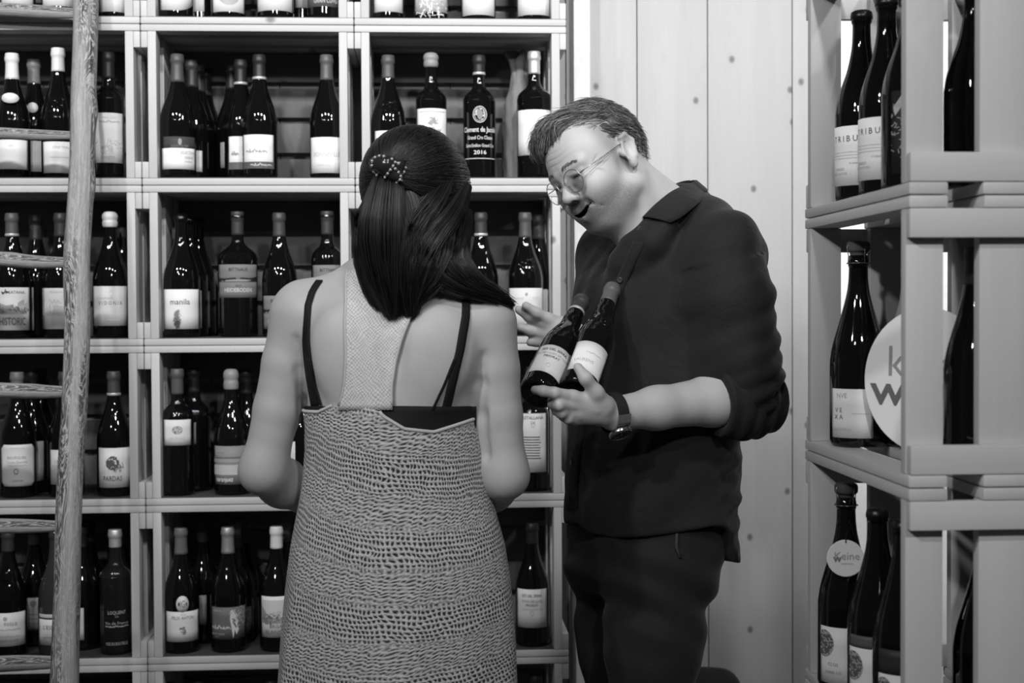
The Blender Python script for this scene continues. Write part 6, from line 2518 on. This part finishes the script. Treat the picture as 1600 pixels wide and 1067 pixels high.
HWm = Sdf()
R3w = np.array([Fw, Lw, Uw], f32).T
HWm.ell(cap_c, CAPR - .003, R3w, .0)
BUN = [
    # locks of hair: (points in the photo with their distance, radius, strands)
    ([(609, 262, 2.275), (604, 300, 2.254), (598, 360, 2.250), (602, 425, 2.252), (614, 492, 2.262)], [.012, .030, .040, .032, .007], 2300),
    ([(612, 264, 2.280), (634, 320, 2.266), (640, 385, 2.262), (634, 440, 2.258), (642, 494, 2.266)], [.010, .028, .038, .028, .005], 1900),
    ([(596, 285, 2.300), (576, 340, 2.285), (569, 400, 2.278), (580, 450, 2.272), (594, 484, 2.272)], [.010, .020, .018, .012, .003], 900),
    ([(690, 285, 2.345), (690, 340, 2.318), (682, 395, 2.276), (668, 432, 2.266), (648, 466, 2.262)], [.020, .034, .036, .026, .007], 1700),
    ([(712, 300, 2.365), (712, 360, 2.332), (708, 408, 2.286), (738, 444, 2.280), (770, 459, 2.294), (798, 476, 2.320)], [.014, .024, .028, .018, .010, .002], 1700),
    ([(670, 300, 2.335), (672, 370, 2.300), (694, 424, 2.272), (732, 451, 2.276), (776, 467, 2.296)], [.016, .032, .028, .012, .002], 1300),
    ([(728, 290, 2.335), (705, 330, 2.292), (672, 372, 2.262), (650, 420, 2.252), (640, 465, 2.256)], [.010, .022, .026, .020, .006], 1300),
    ([(730, 330, 2.345), (718, 370, 2.305), (700, 405, 2.278), (690, 432, 2.268), (700, 450, 2.268)], [.008, .018, .022, .016, .006], 900),
    ([(705, 270, 2.305), (680, 310, 2.272), (650, 350, 2.252), (630, 400, 2.246)], [.008, .018, .022, .014], 1000),
    ([(650, 290, 2.320), (655, 360, 2.285), (650, 420, 2.262), (640, 470, 2.264)], [.016, .032, .034, .010], 1300),
]
for pts, rad, n_ in BUN:
    HWm.chain([P(*p) for p in pts], [max(.0030, r * .66 - .004) for r in rad], .010)
HWm.add('d', 0, lambda p: (.0007 * np.sin(p @ np.array(cvec(1, 0, 0), f32) * 300 + p[:, 2] * 40 + 3 * wnoise(p, 25, 1))).astype(f32))
# keep the far side of the face free
face_c = HW0 + Fw * .085 - Uw * .03
HWm.ell(face_c, np.array([.050, .066, .085]), R3w, .01, 's')
V, Fq = mesh_sdf(HWm, np.array((P(520, 300, WD).x, 2.15, P(600, 520, WD).z)), np.array((P(820, 300, WD).x, 2.55, P(600, 190, WD).z)), .0036)
np_mesh('hair_base', V - WOn, Fq, tone_mat('hair_base_woman', .006, .85, .08, .4, 500, attr=False), wom, None, 1)

cur = []
# combed over the skull towards the clip
n_ = 5200
d = rs.randn(n_ * 3, 3)
d /= np.linalg.norm(d, axis=1, keepdims=True)
okk = (d[:, 2] > -.35) & ~((d[:, 0] > .45) & (d[:, 2] < .55)) & ((d @ clip_d) < .93)
d = d[okk][:n_]
M_ = 9
T_ = np.linspace(0, 1, M_)
om = np.arccos(np.clip(d @ clip_d, -1, 1))
arcs = []
rr_ = 1.0 + .028 * rs.rand(len(d)) + 0.0
for t in T_:
    w0 = np.sin((1 - t) * om) / np.sin(om)
    w1 = np.sin(t * om) / np.sin(om)
    dd = w0[:, None] * d + w1[:, None] * clip_d
    sag = np.stack([0 * om, 0 * om, -.16 * np.sin(t * math.pi) * np.minimum(om, 1.2)], 1)
    dd = dd + sag
    dd /= np.linalg.norm(dd, axis=1, keepdims=True)
    arcs.append(c2w(dd, rr_ + .012 * math.sin(t * 3.14) + .004 * np.sin(om * 40)))
cur_cap = np.stack(arcs, 1)
strand_mesh('hair', cur_cap, .00075, M_HAIR_W, wom, WO)['kind'] = 'stuff'
allc = []
for pts, rad, n_ in BUN:
    n_ = int(n_ * .85)
    G = np.array([P(*p) for p in pts], np.float64)
    m0 = len(G)
    tt = np.linspace(0, m0 - 1, 10)
    # Catmull-Rom centreline
    C = []
    for t in tt:
        i = min(int(t), m0 - 2)
        f = t - i
        p0, p1, p2, p3 = G[max(i - 1, 0)], G[i], G[i + 1], G[min(i + 2, m0 - 1)]
        C.append(.5 * (2 * p1 + (-p0 + p2) * f + (2 * p0 - 5 * p1 + 4 * p2 - p3) * f * f + (-p0 + 3 * p1 - 3 * p2 + p3) * f ** 3))
    C = np.array(C)
    Rd = np.interp(tt, np.arange(m0), rad)
    dC = np.gradient(C, axis=0)
    dC /= np.linalg.norm(dC, axis=1, keepdims=True)
    vw = np.array(cvec(0, 0, 1))
    a = np.cross(dC, vw)
    a /= np.linalg.norm(a, axis=1, keepdims=True)
    b = np.cross(a, dC)
    ang = rs.rand(n_) * 6.283
    ra = np.sqrt(.50 + .62 * rs.rand(n_))
    # gather strands into locks
    ang = ang + .28 * np.sin(ang * 7)
    sh = rs.rand(n_) * .10
    cu = C[None] + (np.cos(ang)[:, None, None] * a[None] * 1.0 + np.sin(ang)[:, None, None] * b[None] * .8) * (ra[:, None] * Rd[None])[..., None]
    cu = cu + (rs.randn(n_, 1, 3) * .0035) * (np.linspace(0, 1, 10)[None, :, None] ** 2)
    allc.append(cu)
strand_mesh('hair', np.concatenate(allc), .00062, M_HAIR_W, wom, WO)['kind'] = 'stuff'

# -------- hair clip
hc = bpy.data.objects.new('hair_clip', None)
link(hc, wom)
hc['label'] = 'claw clip studded with light and dark beads'
toc = (CAM_P - CLIP).normalized()
CK = Sdf()
cpts = [P(588, 256, 2.248), P(604, 258, 2.240), P(622, 270, 2.244)]
CK.chain(cpts, [.012, .014, .010], .012)
for e_ in ((627, 290), (596, 278), (612, 282), (634, 250)):
    CK.chain([P(612, 264, 2.242), P((612 + e_[0]) / 2 + 2, (264 + e_[1]) / 2, 2.240), P(e_[0], e_[1], 2.256)], [.008, .006, .003], .008)
V, Fq = mesh_sdf(CK, np.array((P(560, 260, WD).x, 2.12, P(600, 310, WD).z)), np.array((P(660, 260, WD).x, 2.36, P(600, 230, WD).z)), .002)
np_mesh('clip_body', V - WOn, Fq, plain('clip_tortoise', .02, .2, .6), hc, None, 1)
bead_line = [[(581, 262), (581, 252), (587, 245), (596, 243), (604, 246)], [(584, 268), (590, 275), (598, 278), (605, 276)], [(604, 274), (611, 264), (618, 254), (612, 248)], [(604, 280), (612, 286), (621, 285), (628, 278), (622, 268), (616, 262)], [(628, 278), (626, 288), (625, 296)], [(630, 272), (634, 262), (637, 250), (639, 243)]]
bm_l, bm_d = plain('bead_light', .40, .25, .6), plain('bead_dark', .03, .2, .6)
k_ = 0
for ln in bead_line:
    pp = np.array(ln, float)
    seg_ = np.concatenate([[0], np.cumsum(np.linalg.norm(np.diff(pp, axis=0), axis=1))])
    for s_ in np.arange(0, seg_[-1], 3.6):
        x, y = np.interp(s_, seg_, pp[:, 0]), np.interp(s_, seg_, pp[:, 1])
        c, g = trace(CK, x, y, 2.1, 2.3, .0)
        dd_ = (c - CAM_P).length
        if (CK(np.array([c], f32))[0]) > .01:
            c = P(x, y, 2.246)
        o = lathe_obj('bead', smooth_profile([(0, -.0024), (.0017, -.0017), (.0024, 0), (.0017, .0017), (0, .0024)], 2), bm_l if k_ % 2 else bm_d, hc, 10, key='bead')
        o.location = c - WO
        k_ += 1

# ------------------------------------------------------------------ black bag on the floor by the board wall
BG = Sdf()
gx, gy = P(1120, 1060, 3.30).x, 3.42
ztop = P(1120, 1060, 3.42).z
BG.ell((gx, gy, ztop * .48), (.135, .10, ztop * .50), None, .0)
BG.cone((gx - .09, gy, ztop - .03), (gx + .05, gy, ztop - .035), .03, .035, .06)
BG.cone((gx - .10, gy, .06), (gx + .10, gy, .06), .07, .07, .05)
BG.add('d', 0, lambda p: (.006 * wnoise(p, 22, 1) + .003 * wnoise(p, 50, 2)).astype(f32))
BG.add('m', .006, lambda p: (.0126 - p[:, 2]).astype(f32))
V, Fq = mesh_sdf(BG, (gx - .25, gy - .2, .0), (gx + .25, gy + .2, ztop + .06), .008)
bag = empty('bag', (gx, gy, .012))
tag(bag, 'black slouchy bag on the floor in front of the pine boards', 'bag')
np_mesh('pouch', V - np.array([gx, gy, .012]), Fq, cloth_mat('bag_cloth', .008, .7, 700, .3), bag, None, 1)
vs, fs = [], []
add_tube(vs, fs, [Vector((-.07, -.06, ztop - .06)), Vector((-.05, -.085, ztop - .03)), Vector((.0, -.095, ztop - .035)), Vector((.05, -.085, ztop - .05)), Vector((.07, -.06, ztop - .09))], [.009] * 5, 8)
mesh_obj('handle', vs, fs, plain('bag_handle', .008, .6), bag)
